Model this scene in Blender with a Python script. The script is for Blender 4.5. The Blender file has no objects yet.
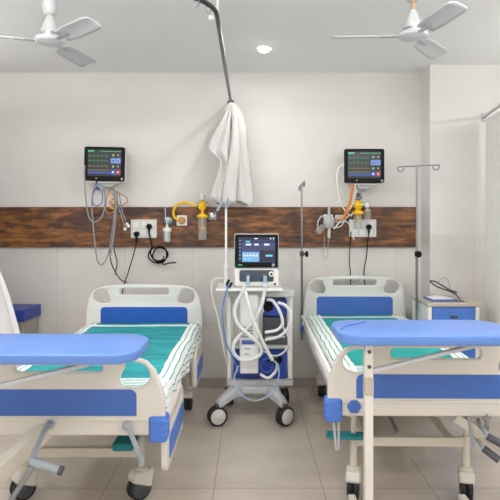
import bpy, bmesh, math, random
from mathutils import Vector, Matrix, noise
random.seed(7)
S = bpy.context.scene
COL = S.collection
PI = math.pi
F = 550.0; CX = 250.0; CY = 225.0; H = 1.44
CEIL = 2.79; WALL = 4.87

def P(px, py, d):                       # a point seen at a pixel of the photograph, at distance d into the room
    return Vector(((px - CX) * d / F, d, H - (py - CY) * d / F))

# ------------------------------------------------------------------ materials
def lin(h):
    h = h.lstrip('#'); c = [int(h[i:i+2], 16) / 255 for i in (0, 2, 4)]
    return tuple((x / 12.92 if x <= .04045 else ((x + .055) / 1.055) ** 2.4) for x in c) + (1,)

def node_mat(name):
    m = bpy.data.materials.new(name); m.use_nodes = True
    nt = m.node_tree; b = nt.nodes['Principled BSDF']
    return m, nt, b

def mat(name, col, rough=.5, metal=0, var=.06, scale=9, trans=0, alpha=1, coat=0, bump=0, spec=.5):
    m, nt, b = node_mat(name)
    tc = nt.nodes.new('ShaderNodeTexCoord'); nz = nt.nodes.new('ShaderNodeTexNoise')
    nz.inputs['Scale'].default_value = scale; nz.inputs['Detail'].default_value = 4
    nt.links.new(tc.outputs['Object'], nz.inputs['Vector'])
    mx = nt.nodes.new('ShaderNodeMix'); mx.data_type = 'RGBA'
    c = lin(col)
    mx.inputs[6].default_value = tuple(x * (1 - var) for x in c[:3]) + (1,)
    mx.inputs[7].default_value = tuple(min(1, x * (1 + var)) for x in c[:3]) + (1,)
    nt.links.new(nz.outputs[0], mx.inputs[0]); nt.links.new(mx.outputs[2], b.inputs['Base Color'])
    b.inputs['Roughness'].default_value = rough; b.inputs['Metallic'].default_value = metal
    b.inputs['Transmission Weight'].default_value = trans; b.inputs['Alpha'].default_value = alpha
    b.inputs['Coat Weight'].default_value = coat
    b.inputs['Specular IOR Level'].default_value = spec
    if bump:
        bp = nt.nodes.new('ShaderNodeBump'); bp.inputs['Strength'].default_value = bump; bp.inputs['Distance'].default_value = .01
        nt.links.new(nz.outputs[0], bp.inputs['Height']); nt.links.new(bp.outputs[0], b.inputs['Normal'])
    return m

def emit(name, col, k=1.0):
    m, nt, b = node_mat(name)
    b.inputs['Base Color'].default_value = (0.01, .01, .01, 1); b.inputs['Roughness'].default_value = .3
    b.inputs['Emission Color'].default_value = lin(col); b.inputs['Emission Strength'].default_value = k
    return m

def M_(nt, op, a, b=None, c=None):
    n = nt.nodes.new('ShaderNodeMath'); n.operation = op
    for i, v in enumerate((a, b, c)):
        if v is None: continue
        if isinstance(v, (int, float)): n.inputs[i].default_value = v
        else: nt.links.new(v, n.inputs[i])
    return n.outputs[0]

def ramp(nt, fac, stops):
    r = nt.nodes.new('ShaderNodeValToRGB'); e = r.color_ramp.elements
    e[0].position, e[0].color = stops[0][0], lin(stops[0][1]); e[1].position, e[1].color = stops[-1][0], lin(stops[-1][1])
    for p, c in stops[1:-1]:
        x = e.new(p); x.color = lin(c)
    nt.links.new(fac, r.inputs[0]); return r.outputs[0]

def noise_tex(nt, vec, scale, detail=5, rough=.55):
    n = nt.nodes.new('ShaderNodeTexNoise'); n.inputs['Scale'].default_value = scale
    n.inputs['Detail'].default_value = detail; n.inputs['Roughness'].default_value = rough
    nt.links.new(vec, n.inputs['Vector']); return n.outputs[0]

def mapping(nt, vec, sc=(1, 1, 1), loc=(0, 0, 0)):
    n = nt.nodes.new('ShaderNodeMapping'); n.inputs['Scale'].default_value = sc; n.inputs['Location'].default_value = loc
    nt.links.new(vec, n.inputs['Vector']); return n.outputs[0]

def mixc(nt, fac, a, b):
    n = nt.nodes.new('ShaderNodeMix'); n.data_type = 'RGBA'
    nt.links.new(fac, n.inputs[0])
    for i, v in ((6, a), (7, b)):
        if isinstance(v, str): n.inputs[i].default_value = lin(v)
        else: nt.links.new(v, n.inputs[i])
    return n.outputs[2]

def wall_mat(name, ca, cb, dado=None):
    m, nt, b = node_mat(name)
    g = nt.nodes.new('ShaderNodeNewGeometry'); pos = g.outputs['Position']
    n1 = noise_tex(nt, pos, 1.1, 6, .6); col = ramp(nt, n1, [(.3, ca), (.7, cb)])
    if dado is not None:
        s = nt.nodes.new('ShaderNodeSeparateXYZ'); nt.links.new(pos, s.inputs[0])
        low = M_(nt, 'LESS_THAN', s.outputs[2], dado)
        n2 = noise_tex(nt, pos, 2.3, 8, .65)
        tile = ramp(nt, n2, [(.3, '#d3cfc9'), (.55, '#dad6d1'), (.75, '#e0dcd7')])
        col = mixc(nt, low, col, tile)
        fx = M_(nt, 'ABSOLUTE', M_(nt, 'SUBTRACT', M_(nt, 'FRACT', M_(nt, 'DIVIDE', M_(nt, 'ADD', s.outputs[0], 20.31), .6)), .5))
        fz = M_(nt, 'ABSOLUTE', M_(nt, 'SUBTRACT', M_(nt, 'FRACT', M_(nt, 'DIVIDE', M_(nt, 'ADD', s.outputs[2], 20.0 - dado), 1.2)), .5))
        line = M_(nt, 'MAXIMUM', M_(nt, 'GREATER_THAN', fx, .497), M_(nt, 'GREATER_THAN', fz, .4985))
        col = mixc(nt, M_(nt, 'MULTIPLY', M_(nt, 'MULTIPLY', line, low), .45), col, '#a39c93')
        nt.links.new(M_(nt, 'MULTIPLY_ADD', low, -.35, .75), b.inputs['Roughness'])
    else:
        b.inputs['Roughness'].default_value = .8
    nt.links.new(col, b.inputs['Base Color'])
    return m

def floor_mat():
    m, nt, b = node_mat('floor_tile')
    g = nt.nodes.new('ShaderNodeNewGeometry'); pos = g.outputs['Position']
    s = nt.nodes.new('ShaderNodeSeparateXYZ'); nt.links.new(pos, s.inputs[0])
    n1 = noise_tex(nt, mapping(nt, pos, (1.2, 2.4, 1)), 1.6, 8, .6)
    col = ramp(nt, n1, [(.28, '#bbb0a3'), (.5, '#c6bbaf'), (.72, '#cfc5ba')])
    fx = M_(nt, 'ABSOLUTE', M_(nt, 'SUBTRACT', M_(nt, 'FRACT', M_(nt, 'DIVIDE', M_(nt, 'ADD', s.outputs[0], .196 + 5.94 + .297), .594)), .5))
    fy = M_(nt, 'ABSOLUTE', M_(nt, 'SUBTRACT', M_(nt, 'FRACT', M_(nt, 'DIVIDE', M_(nt, 'ADD', s.outputs[1], -3.01 + 12 + .6), 1.2)), .5))
    lx = M_(nt, 'LESS_THAN', fx, .0045); ly = M_(nt, 'LESS_THAN', fy, .0028)
    line = M_(nt, 'MAXIMUM', lx, ly)
    col = mixc(nt, M_(nt, 'MULTIPLY', line, .6), col, '#6e645a')
    nt.links.new(col, b.inputs['Base Color'])
    b.inputs['Roughness'].default_value = .28
    b.inputs['Specular IOR Level'].default_value = .45
    return m

def wood_mat():
    m, nt, b = node_mat('rustic_wood')
    g = nt.nodes.new('ShaderNodeNewGeometry'); pos = g.outputs['Position']
    n1 = noise_tex(nt, mapping(nt, pos, (.8, 1, 6)), 4.5, 12, .8)
    n2 = noise_tex(nt, mapping(nt, pos, (2.2, 1, 4), (3, 1, 7)), 1.9, 6, .6)
    c1 = ramp(nt, n1, [(.36, '#22140c'), (.45, '#5b371b'), (.54, '#875529'), (.66, '#b67c40')])
    c2 = ramp(nt, n1, [(.34, '#1d120d'), (.5, '#4a2c1f'), (.66, '#6f4122')])
    f = ramp(nt, n2, [(.46, '#000000'), (.58, '#ffffff')])
    s = nt.nodes.new('ShaderNodeSeparateXYZ'); nt.links.new(pos, s.inputs[0])
    fz = M_(nt, 'ABSOLUTE', M_(nt, 'SUBTRACT', s.outputs[2], 1.335))
    seam = M_(nt, 'LESS_THAN', fz, .0025)
    col = mixc(nt, f, c1, c2); col = mixc(nt, M_(nt, 'MULTIPLY', seam, .6), col, '#1c110b')
    nt.links.new(col, b.inputs['Base Color']); b.inputs['Roughness'].default_value = .42
    bp = nt.nodes.new('ShaderNodeBump'); bp.inputs['Strength'].default_value = .15
    nt.links.new(n1, bp.inputs['Height']); nt.links.new(bp.outputs[0], b.inputs['Normal'])
    return m

def sheet_mat(name, hw, y_foot, y_head, teal, band):
    # woven border: thin teal lines on white along every edge of the cloth
    m, nt, b = node_mat(name)
    tc = nt.nodes.new('ShaderNodeTexCoord'); uv = tc.outputs['UV']
    s = nt.nodes.new('ShaderNodeSeparateXYZ'); nt.links.new(uv, s.inputs[0])
    obj = tc.outputs['Object']
    nz = noise_tex(nt, obj, 5, 4); wob = M_(nt, 'MULTIPLY', M_(nt, 'SUBTRACT', nz, .5), .035)
    ax = M_(nt, 'ADD', M_(nt, 'ABSOLUTE', s.outputs[0]), wob)     # metres across the cloth
    def stripes(dist, a, w, pitch, duty):
        on = M_(nt, 'GREATER_THAN', dist, a)
        fr = M_(nt, 'FRACT', M_(nt, 'DIVIDE', M_(nt, 'SUBTRACT', dist, a), pitch))
        white = M_(nt, 'LESS_THAN', fr, duty)
        lim = M_(nt, 'LESS_THAN', dist, a + w)
        return M_(nt, 'MULTIPLY', M_(nt, 'MULTIPLY', on, white), lim)
    w1 = stripes(ax, hw - band, .24, .034, .80)
    yy = M_(nt, 'ADD', s.outputs[1], wob)
    w2 = stripes(M_(nt, 'MULTIPLY', yy, -1), -(y_foot + .33), .6, .03, .6)
    w3 = stripes(yy, y_head - .15, .07, .07, .98)
    w = M_(nt, 'MAXIMUM', w1, M_(nt, 'MAXIMUM', w2, w3))
    n2 = noise_tex(nt, mapping(nt, obj, (1.5, 6, 1)), 2.2, 7, .65)
    base = ramp(nt, n2, [(.3, teal[0]), (.5, teal[1]), (.72, teal[2])])
    nt.links.new(mixc(nt, w, base, '#e9ece8'), b.inputs['Base Color'])
    b.inputs['Roughness'].default_value = .85
    n3 = noise_tex(nt, mapping(nt, obj, (2, 7, 2)), 4, 5)
    bp = nt.nodes.new('ShaderNodeBump'); bp.inputs['Strength'].default_value = .25; bp.inputs['Distance'].default_value = .02
    nt.links.new(n3, bp.inputs['Height']); nt.links.new(bp.outputs[0], b.inputs['Normal'])
    return m

M = dict(
    cream=mat('bed_plastic_cream', '#d9d4cb', .38, var=.03),
    head=mat('headboard_plastic', '#dcdcd8', .35, var=.03),
    beige=mat('powder_coat_beige', '#d3ccbe', .42, var=.04),
    blue=mat('panel_blue', '#3d67b4', .4, var=.05),
    royal=mat('panel_royal_blue', '#1455ae', .4, var=.05),
    tableblue=mat('table_blue', '#6188cf', .32, var=.04, scale=3),
    navy=mat('vinyl_navy', '#27429b', .45, var=.06),
    bin=mat('compressor_blue', '#2546a6', .45, var=.08),
    bump=mat('bumper_blue', '#4a79cf', .45, var=.05),
    white=mat('white_plastic', '#e9e9e6', .35, var=.02),
    fan=mat('fan_white', '#cdd0d3', .3, var=.03),
    offw=mat('offwhite_plastic', '#d8d8d3', .4, var=.03),
    black=mat('black_plastic', '#0b0c0e', .5, spec=.2, var=.1),
    rubber=mat('rubber', '#26272a', .7, var=.1),
    dgrey=mat('dark_grey', '#4a4d52', .5, var=.06),
    bluegrey=mat('port_panel', '#3f4b5c', .4, var=.06),
    grey=mat('grey_plastic', '#9aa2ab', .45, var=.05),
    silver=mat('silver_paint', '#b9bbbd', .4, var=.04),
    steel=mat('brushed_steel', '#989da1', .28, metal=1, var=.05),
    chrome=mat('chrome', '#b5b9bd', .18, metal=1, var=.04),
    railsteel=mat('rail_steel', '#4d5257', .3, metal=1, var=.05), darksteel=mat('dark_steel', '#84898d', .3, metal=1, var=.05),
    cable=mat('cable_grey', '#8d9092', .5, var=.05),
    dcable=mat('cable_dark', '#2b2b2d', .5, var=.05),
    bcable=mat('cable_blue', '#2f55a8', .45, var=.05),
    orange=mat('cable_orange', '#cf7a26', .45, var=.06),
    tan=mat('cable_tan', '#b98f56', .45, var=.06),
    yellow=mat('gas_yellow', '#f0bd12', .38, var=.05),
    clear=mat('clear_plastic', '#eef2f3', .12, alpha=.4, var=.01),
    smoky=mat('bottle_clear', '#d6d1c9', .15, alpha=.26, var=.02),
    hose=mat('breathing_hose', '#eef0f0', .4, trans=.15, var=.02),
    hoseblue=mat('tube_blue', '#5b8fd0', .35, trans=.2, var=.03),
    hosepale=mat('tube_pale_blue', '#a9c6e4', .3, trans=.3, var=.03),
    pale=mat('knotted_cloth', '#cfcdca', .85, var=.03, scale=20, bump=.05), curtain=mat('curtain_cloth', '#e4e2de', .85, var=.03, scale=20, bump=.05),
    sheetw=mat('white_linen', '#e8e8ea', .85, var=.03, scale=11, bump=.9),
    mattress=mat('mattress_cover', '#2f6f73', .6, var=.06),
    laminate=mat('laminate_top', '#b9aea2', .4, var=.06),
    cabinet=mat('cabinet_white', '#e3e1dc', .4, var=.03),
    cabblue=mat('drawer_blue', '#4473c6', .42, var=.04),
    paper=mat('paper', '#eeeef0', .7, var=.02),
    folder=mat('folder_blue', '#4a66b0', .5, var=.04),
    tealcloth=mat('teal_cloth', '#1d7f86', .8, var=.1),
    stool=mat('bench_grey', '#a7a29b', .55, var=.05),
    brass=mat('rod_tan', '#c5a07a', .4, var=.05),
    downlight=emit('downlight_glow', '#ffffff', 14),
    filltubeglow=emit('fill_tube_glow', '#ffffff', 32), fillpanelglow=emit('fill_panel_glow', '#fffdf8', 3),  # glow of the added fill tubes and fill panels
    scr=emit('screen_dark', '#10131f', 1), scr_green=emit('trace_green', '#3fae62', 1), scr_teal=emit('bar_teal', '#38c79a', 1),
    scr_yel=emit('trace_yellow', '#a59a4d', 1), scr_blue=emit('bar_blue', '#2b4fa8', 1), scr_tile=emit('tile_blue', '#6f8fd8', 1),
    scr_dark=emit('tile_dark', '#141b33', 1), scr_red=emit('tile_red', '#a33440', 1), scr_lime=emit('digit_lime', '#b8d24a', 1),
    scr_white=emit('digit_white', '#e6eefc', 1), scr_bg=emit('screen_blue', '#31477c', 1), scr_sky=emit('tile_sky', '#7fb2e4', 1),
    scr_cyan=emit('tile_cyan', '#69d6ee', 1), scr_org=emit('led_orange', '#e0a030', 1), scr_plum=emit('bar_plum', '#4d3a55', 1),
    scr_brown=emit('trace_brown', '#6b6437', 1),
)

# ------------------------------------------------------------------ mesh helpers
def bx(bm, x0, x1, y0, y1, z0, z1):
    r = bmesh.ops.create_cube(bm, size=1)
    bmesh.ops.transform(bm, matrix=Matrix.Translation(((x0+x1)/2, (y0+y1)/2, (z0+z1)/2)) @ Matrix.Diagonal((abs(x1-x0), abs(y1-y0), abs(z1-z0), 1)), verts=r['verts'])
    return r['verts']

def beam(bm, a, b, w, h, up=(0, 0, 1)):
    a, b = Vector(a), Vector(b); t = (b - a).normalized(); u = Vector(up)
    s = t.cross(u).normalized(); u = s.cross(t)
    vs = []
    for p in (a, b):
        for i, j in ((-1, -1), (1, -1), (1, 1), (-1, 1)):
            vs.append(bm.verts.new(p + s * i * w / 2 + u * j * h / 2))
    for f in ((3, 2, 1, 0), (4, 5, 6, 7), (0, 1, 5, 4), (1, 2, 6, 5), (2, 3, 7, 6), (3, 0, 4, 7)):
        bm.faces.new([vs[i] for i in f])

def spline(pts, n=6):
    pts = [Vector(p) for p in pts]
    if len(pts) < 3: return pts
    q = [pts[0] * 2 - pts[1]] + pts + [pts[-1] * 2 - pts[-2]]
    out = []
    for i in range(1, len(q) - 2):
        a, b, c, d = q[i-1:i+3]
        for k in range(n):
            t = k / n
            out.append(.5 * ((2*b) + (c-a)*t + (2*a-5*b+4*c-d)*t*t + (3*b-a-3*c+d)*t**3))
    out.append(pts[-1]); return out

def tube(bm, pts, r, seg=8, smooth=True, n=6, cap=True):
    pts = spline(pts, n) if smooth else [Vector(p) for p in pts]
    t0 = (pts[1] - pts[0]).normalized()
    nrm = t0.orthogonal().normalized(); rings = []
    for i, p in enumerate(pts):
        a = pts[max(0, i-1)]; b = pts[min(len(pts)-1, i+1)]
        t = (b - a)
        t = t.normalized() if t.length > 1e-9 else t0
        nrm = (nrm - t * nrm.dot(t))
        nrm = nrm.normalized() if nrm.length > 1e-6 else t.orthogonal().normalized()
        bn = t.cross(nrm); rr = r(i / (len(pts)-1)) if callable(r) else r
        rings.append([bm.verts.new(p + (nrm * math.cos(2*PI*k/seg) + bn * math.sin(2*PI*k/seg)) * rr) for k in range(seg)])
    for A, B in zip(rings, rings[1:]):
        for k in range(seg):
            bm.faces.new((A[k], A[(k+1) % seg], B[(k+1) % seg], B[k]))
    if cap:
        bm.faces.new(rings[0][::-1]); bm.faces.new(rings[-1])

def lathe(bm, prof, center=(0, 0, 0), axis=(0, 0, 1), seg=24, cap=True):
    """prof: (radius, height) pairs along the axis"""
    q = Vector((0, 0, 1)).rotation_difference(Vector(axis).normalized()); c = Vector(center); rings = []
    for r, h in prof:
        if r < 1e-6: rings.append([bm.verts.new(c + q @ Vector((0, 0, h)))])
        else: rings.append([bm.verts.new(c + q @ Vector((r*math.cos(2*PI*k/seg), r*math.sin(2*PI*k/seg), h))) for k in range(seg)])
    for A, B in zip(rings, rings[1:]):
        for k in range(seg):
            a, b, c2, d = A[k % len(A)], A[(k+1) % len(A)], B[(k+1) % len(B)], B[k % len(B)]
            fs = []
            for v in (a, b, c2, d):
                if v not in fs: fs.append(v)
            if len(fs) > 2:
                try: bm.faces.new(fs)
                except ValueError: pass
    if cap and len(rings[0]) > 1: bm.faces.new(rings[0][::-1])
    if cap and len(rings[-1]) > 1: bm.faces.new(rings[-1])

def new(): return bmesh.new()

def wpos(o):
    v = Vector((0, 0, 0))
    while o: v += o.location; o = o.parent
    return v

def mk(name, bm, m, parent=None, smooth=False, bevel=0, seg=2):
    """links a bmesh written in room coordinates as one object; a thing gets its origin at its base"""
    bmesh.ops.recalc_face_normals(bm, faces=bm.faces[:])
    if parent is None:
        vs = [v.co for v in bm.verts]
        org = Vector(((min(v.x for v in vs)+max(v.x for v in vs))/2, (min(v.y for v in vs)+max(v.y for v in vs))/2, min(v.z for v in vs)))
    else: org = wpos(parent)
    bmesh.ops.translate(bm, verts=bm.verts[:], vec=-org)
    me = bpy.data.meshes.new(name); bm.to_mesh(me); bm.free()
    return link(name, me, m, parent, org, smooth, bevel, seg)

def link(name, me, m, parent, org, smooth=False, bevel=0, seg=2):
    me.materials.clear(); me.materials.append(M[m] if isinstance(m, str) else m)
    o = bpy.data.objects.new(name, me); COL.objects.link(o)
    if parent is None: o.location = org
    else: o.parent = parent
    if bevel:
        b = o.modifiers.new('round', 'BEVEL'); b.width = bevel; b.segments = seg; b.limit_method = 'ANGLE'; b.angle_limit = math.radians(35)
        smooth = True
    if smooth:
        me.shade_auto_smooth(angle=math.radians(40)) if hasattr(me, 'shade_auto_smooth') else None
        for p in me.polygons: p.use_smooth = True
        if not bevel:
            try: me.set_sharp_from_angle(angle=math.radians(42))
            except Exception: pass
        else:
            try: me.set_sharp_from_angle(angle=math.radians(42))
            except Exception: pass
    return o

def thing(name, label, cat, loc, group=None):
    o = bpy.data.objects.new(name, None); COL.objects.link(o); o.location = loc; o.empty_display_size = .1
    return tag(o, label, cat, group)

def tag(o, label, cat, group=None):
    o['label'] = label; o['category'] = cat
    if group: o['group'] = group
    return o

def struct(o): o['kind'] = 'structure'; return o

def copy_tree(o, parent=None):
    c = o.copy(); COL.objects.link(c)
    if parent: c.parent = parent
    for ch in list(o.children): copy_tree(ch, c)
    return c

def rrect(x0, x1, z0, z1, r, n=6):
    """rounded rectangle; r is one radius or four (bl, br, tr, tl)"""
    r = [r]*4 if isinstance(r, (int, float)) else r
    out = []
    for (cx, cz, a0), q in zip(((x0+r[0], z0+r[0], PI), (x1-r[1], z0+r[1], 1.5*PI), (x1-r[2], z1-r[2], 0), (x0+r[3], z1-r[3], .5*PI)), r):
        for k in range(n+1):
            a = a0 + k/n*PI/2
            out.append((cx + q*math.cos(a), cz + q*math.sin(a)))
    return out

def plate(name, outline, holes, thick, m, parent, frame, bevel=.004):
    """flat shape with holes, given thickness and rounded rims; frame maps (u, v, w) to room coordinates"""
    cu = bpy.data.curves.new(name, 'CURVE'); cu.dimensions = '2D'; cu.fill_mode = 'BOTH'
    cu.extrude = max(thick/2 - bevel, 0.0005); cu.bevel_depth = bevel; cu.bevel_resolution = 2; cu.offset = -bevel
    for ring in [outline] + holes:
        sp = cu.splines.new('POLY'); sp.points.add(len(ring)-1); sp.use_cyclic_u = True
        for p, (u, v) in zip(sp.points, ring): p.co = (u, v, 0, 1)
    t = bpy.data.objects.new(name + '_tmp', cu); COL.objects.link(t)
    dg = bpy.context.evaluated_depsgraph_get(); dg.update()
    me = bpy.data.meshes.new_from_object(t.evaluated_get(dg))
    bpy.data.objects.remove(t); bpy.data.curves.remove(cu)
    bm = new(); bm.from_mesh(me); bpy.data.meshes.remove(me)
    bmesh.ops.remove_doubles(bm, verts=bm.verts[:], dist=1e-5)
    for v in bm.verts: v.co = frame(*v.co)
    return mk(name, bm, m, parent, smooth=True)

def wheel(parent, name, c, axis, R, w, cover='cream', tyre='rubber'):
    b = new(); a = Vector(axis).normalized()
    lathe(b, [(R*.55, -w*.5), (R*.9, -w*.5), (R, -w*.28), (R, w*.28), (R*.9, w*.5), (R*.55, w*.5)], c, a, 24)
    t = mk(name, b, tyre, parent, smooth=True)
    for s in (-1, 1):
        b = new(); lathe(b, [(R*.8, s*w*.46), (R*.74, s*w*.6), (R*.18, s*w*.62), (R*.14, s*w*.7), (0, s*w*.7)], c, a, 20)
        mk('hub_cap', b, cover, t, smooth=True)
    return t

# ------------------------------------------------------------------ the setting
def setting():
    paint = wall_mat('wall_paint', '#dcd8d4', '#e4e1de', 1.36)
    b = new(); bx(b, -2.9, 2.9, -1.2, 5.05, -.1, 0); struct(mk('floor', b, floor_mat()))
    b = new(); bx(b, -2.9, 2.9, -1.2, 5.05, CEIL, CEIL+.1); struct(mk('ceiling', b, wall_mat('ceiling_paint', '#ebebea', '#efefee')))
    b = new(); bx(b, -2.9, 2.9, WALL, 5.05, 0, CEIL); struct(mk('wall_back', b, paint))
    b = new(); bx(b, 1.515, 2.6, 4.63, WALL, 0, CEIL); struct(mk('wall_pier', b, paint))
    b = new(); bx(b, -2.75, -2.6, -1.2, WALL, 0, CEIL); struct(mk('wall_left', b, paint))
    b = new(); bx(b, 2.6, 2.75, -1.2, WALL, 0, CEIL); struct(mk('wall_right', b, paint))
    sk = mat('skirting_tile', '#b5aca2', .3, var=.05)
    b = new(); bx(b, -2.6, 1.515, WALL-.012, WALL, 0, .09); struct(mk('baseboard_back', b, sk, bevel=.002))
    b = new(); bx(b, 1.503, 2.6, 4.618, 4.63, 0, .09); struct(mk('baseboard_pier', b, sk, bevel=.002))
    b = new(); bx(b, -2.6, 1.458, WALL-.036, WALL, 1.245, 1.598); struct(mk('trim_1', b, wood_mat(), bevel=.003))

# ------------------------------------------------------------------ hospital bed
def board_frame(cx, y):
    return lambda u, v, w: Vector((cx+u, y+w, v))

def board(root, name, cx, y, hw, z0, z1, bz0, bz1, m, pm, face):
    k = hw/.4675; dz = z1
    # broad arch: straight sides leaning in towards rounded shoulders, crown slightly arched
    out = [(-hw+.02, z0), (hw-.02, z0), (hw, z0+.03)]
    out += [(hw-.004, dz-.3), (hw-.012, dz-.19)] if z0 < .51 else [(hw, dz-.19)]
    sh = [(hw-.022, dz-.13), (hw-.042, dz-.075), (hw-.08, dz-.035), (hw-.14, dz-.014)]
    out += sh + [(hw*.45, dz-.003), (0, dz), (-hw*.45, dz-.003)] + [(-u, v) for u, v in reversed(sh)] + ([(-hw+.012, dz-.19), (-hw+.004, dz-.3)] if z0 < .51 else [(-hw, dz-.19)]) + [(-hw, z0+.03)]
    def hole(s):
        c = [(.285, dz-.148), (.345, dz-.152), (.385, dz-.135), (.402, dz-.1), (.392, dz-.065), (.36, dz-.042), (.318, dz-.036), (.292, dz-.046), (.29, dz-.065), (.278, dz-.085), (.268, dz-.115), (.27, dz-.138)]
        pts = [tuple(p)[:2] for p in spline([Vector((s*u*k, v, 0)) for u, v in c + c[:1]], 3)[:-1]]
        return pts
    slot = rrect(-.195*k, .195*k, dz-.082, dz-.03, .018)
    o = plate(name, out, [hole(1), hole(-1), slot], .036, m, root, board_frame(cx, y), .008)
    pw = .345*k
    plate('panel_insert', rrect(-pw, pw, bz0, bz1, [.006, .006, .03, .03]), [], .042, pm, o, board_frame(cx, y), .003)
    return o

def caster_leg(root, x, y, top, mid, fork_dir, yaw=0):
    b = new()
    lathe(b, [(.014, mid), (.014, top)], (x, y, 0), seg=14)
    lathe(b, [(.02, .165), (.02, mid), (.016, mid+.004)], (x, y, 0), seg=16)
    leg = mk('leg', b, 'beige', root, smooth=True)
    b = new(); lathe(b, [(.034, .148), (.036, .155), (.036, .166), (.03, .172), (.02, .172)], (x, y, 0), seg=18)
    mk('caster_collar', b, 'beige', leg, smooth=True)
    b = new(); v = bx(b, x-.039, x+.039, y-.05, y+.062, .055, .155)
    for q in v:
        if q.co.z < .1: q.co.y += .016*fork_dir; q.co.z += .05 if q.co.y < y else 0
    parts = [mk('caster_fork', b, 'cream', leg, bevel=.014, seg=3)]
    for s in (-1, 1):
        c = (x+s*.0165, y+.012*fork_dir, .062)
        parts.append(wheel(leg, 'caster_wheel', c, (1, 0, 0), .062, .024, 'dgrey'))
    o = wpos(root); T = Matrix.Translation((x-o.x, y-o.y, 0)); K = T @ Matrix.Rotation(math.radians(yaw), 4, 'Z') @ T.inverted()
    for p in parts:
        p.data.transform(K)
        for ch in p.children: ch.data.transform(K)

def crank(root, sx, y, z, drop, grip_to, m='grey', gr=.013, band=True):
    a = Vector((sx, y, z)); e = Vector(drop)
    b = new(); tube(b, [a+Vector((0, .25, .01)), a], .009, 10, False); c = mk('crank', b, 'steel', root, smooth=True)
    b = new(); beam(b, a+Vector((0, -.004, .02)), e, .022, .012, (0, 1, 0)); mk('crank_arm', b, m, c, bevel=.004)
    b = new(); lathe(b, [(.013, -.012), (.016, -.01), (.016, .01), (.013, .012)], a, (0, 1, 0), 14); mk('crank_boss', b, m, c, smooth=True)
    g = Vector(grip_to)
    b = new(); tube(b, [e, e.lerp(g, .1), e.lerp(g, .85), g], lambda t: gr + .004*math.sin(PI*min(1, t*1.1)), 12, False)
    mk('crank_grip', b, m, c, smooth=True)
    if not band: return
    b = new(); q = e.lerp(g, .9); tube(b, [q, g+(g-e)*.02], .0185, 12, False); mk('grip_band', b, 'dgrey', c, smooth=True)

def build_bed(label, cx, d_head, L, hw, rot, legs_y, legs_x, rear_y, rear_x, head_top, pm, fcx, fhw, legs_c, bar_z):
    root = thing('hospital_bed', label, 'bed', (cx, d_head, 0), 'hospital beds along the back wall')
    Y = lambda l: d_head + l
    head = board(root, 'headboard', cx, Y(-.02), hw, .5, head_top, .58, head_top-.178, 'head', pm, 1)
    foot = board(root, 'footboard', fcx, Y(-L+.02), fhw, .52, .877, .606, .722, 'cream', 'blue', -1)
    b = new(); bx(b, fcx-fhw+.075, fcx+fhw-.075, Y(-L)-.006, Y(-L)+.01, .584, .598); mk('ledge', b, 'cream', foot, bevel=.004)
    # corner bumpers
    for s in (-1, 1):
        b = new(); bx(b, fcx+s*(fhw-.07), fcx+s*(fhw+.012), Y(-L)-.012, Y(-L)+.075, .49, .605); 
        bp = mk('corner_bumper', b, 'bump', foot, bevel=.016, seg=4)
        for k in range(3):
            b = new(); z = .515+.03*k; bx(b, fcx+s*(fhw-.066), fcx+s*(fhw+.015), Y(-L)-.0128, Y(-L)+.06, z, z+.016); mk('bumper_rib', b, 'bump', bp, bevel=.007)
    # deck
    b = new()
    for s in (-1, 1): bx(b, cx+s*(hw-.09), cx+s*(hw-.045), Y(-L+.05), Y(-.05), .5, .55)
    for t in (.06, .3, .55, .8, .97): bx(b, cx-hw+.06, cx+hw-.06, Y(-L*t)-.02, Y(-L*t)+.02, .505, .545)
    mk('bed_frame', b, 'beige', root, bevel=.004)
    b = new(); bx(b, cx-hw+.05, cx+hw-.05, Y(-L+.04), Y(-.045), .55, .565); mk('deck', b, 'beige', root, bevel=.003)
    b = new(); bx(b, cx-hw*.93, cx+hw*.93, Y(-L+.06), Y(-.05), .566, .655); mk('mattress', b, 'mattress', root, bevel=.025, seg=4)
    b = new(); bx(b, cx-hw+.04, cx+hw-.04, Y(-L+.042), Y(-L+.07), .535, .575); mk('foot_rail', b, 'beige', root, bevel=.004)
    # undercarriage
    ly = Y(legs_y); ry = Y(rear_y)
    for s in (-1, 1):
        caster_leg(root, legs_c+s*legs_x, ly, .5, .33, -1, -48 if fhw == hw else -14); caster_leg(root, cx+s*rear_x, ry, .5, .33, -1)
    b = new()
    bx(b, legs_c-legs_x+.012, legs_c+legs_x-.012, ly-.018, ly+.018, bar_z, bar_z+.048); bx(b, cx-rear_x, cx+rear_x, ry-.018, ry+.018, .295, .333)
    for s in (-1, 1): beam(b, (legs_c+s*(legs_x-.06), ly, .29), (cx+s*(legs_x-.06), ry, .314), .03, .036)
    mk('undercarriage', b, 'beige', root, bevel=.004)
    b = new(); tube(b, [(cx-.1, ly+.02, .345), (cx-.1, Y(-L*.45), .49)], .012, 10, False); tube(b, [(cx+.12, Y(-L+.1), .5), (cx+.12, Y(-L*.45), .47)], .011, 10, False)
    mk('lift_screw', b, 'steel', root, smooth=True)
    return root, Y

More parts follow.
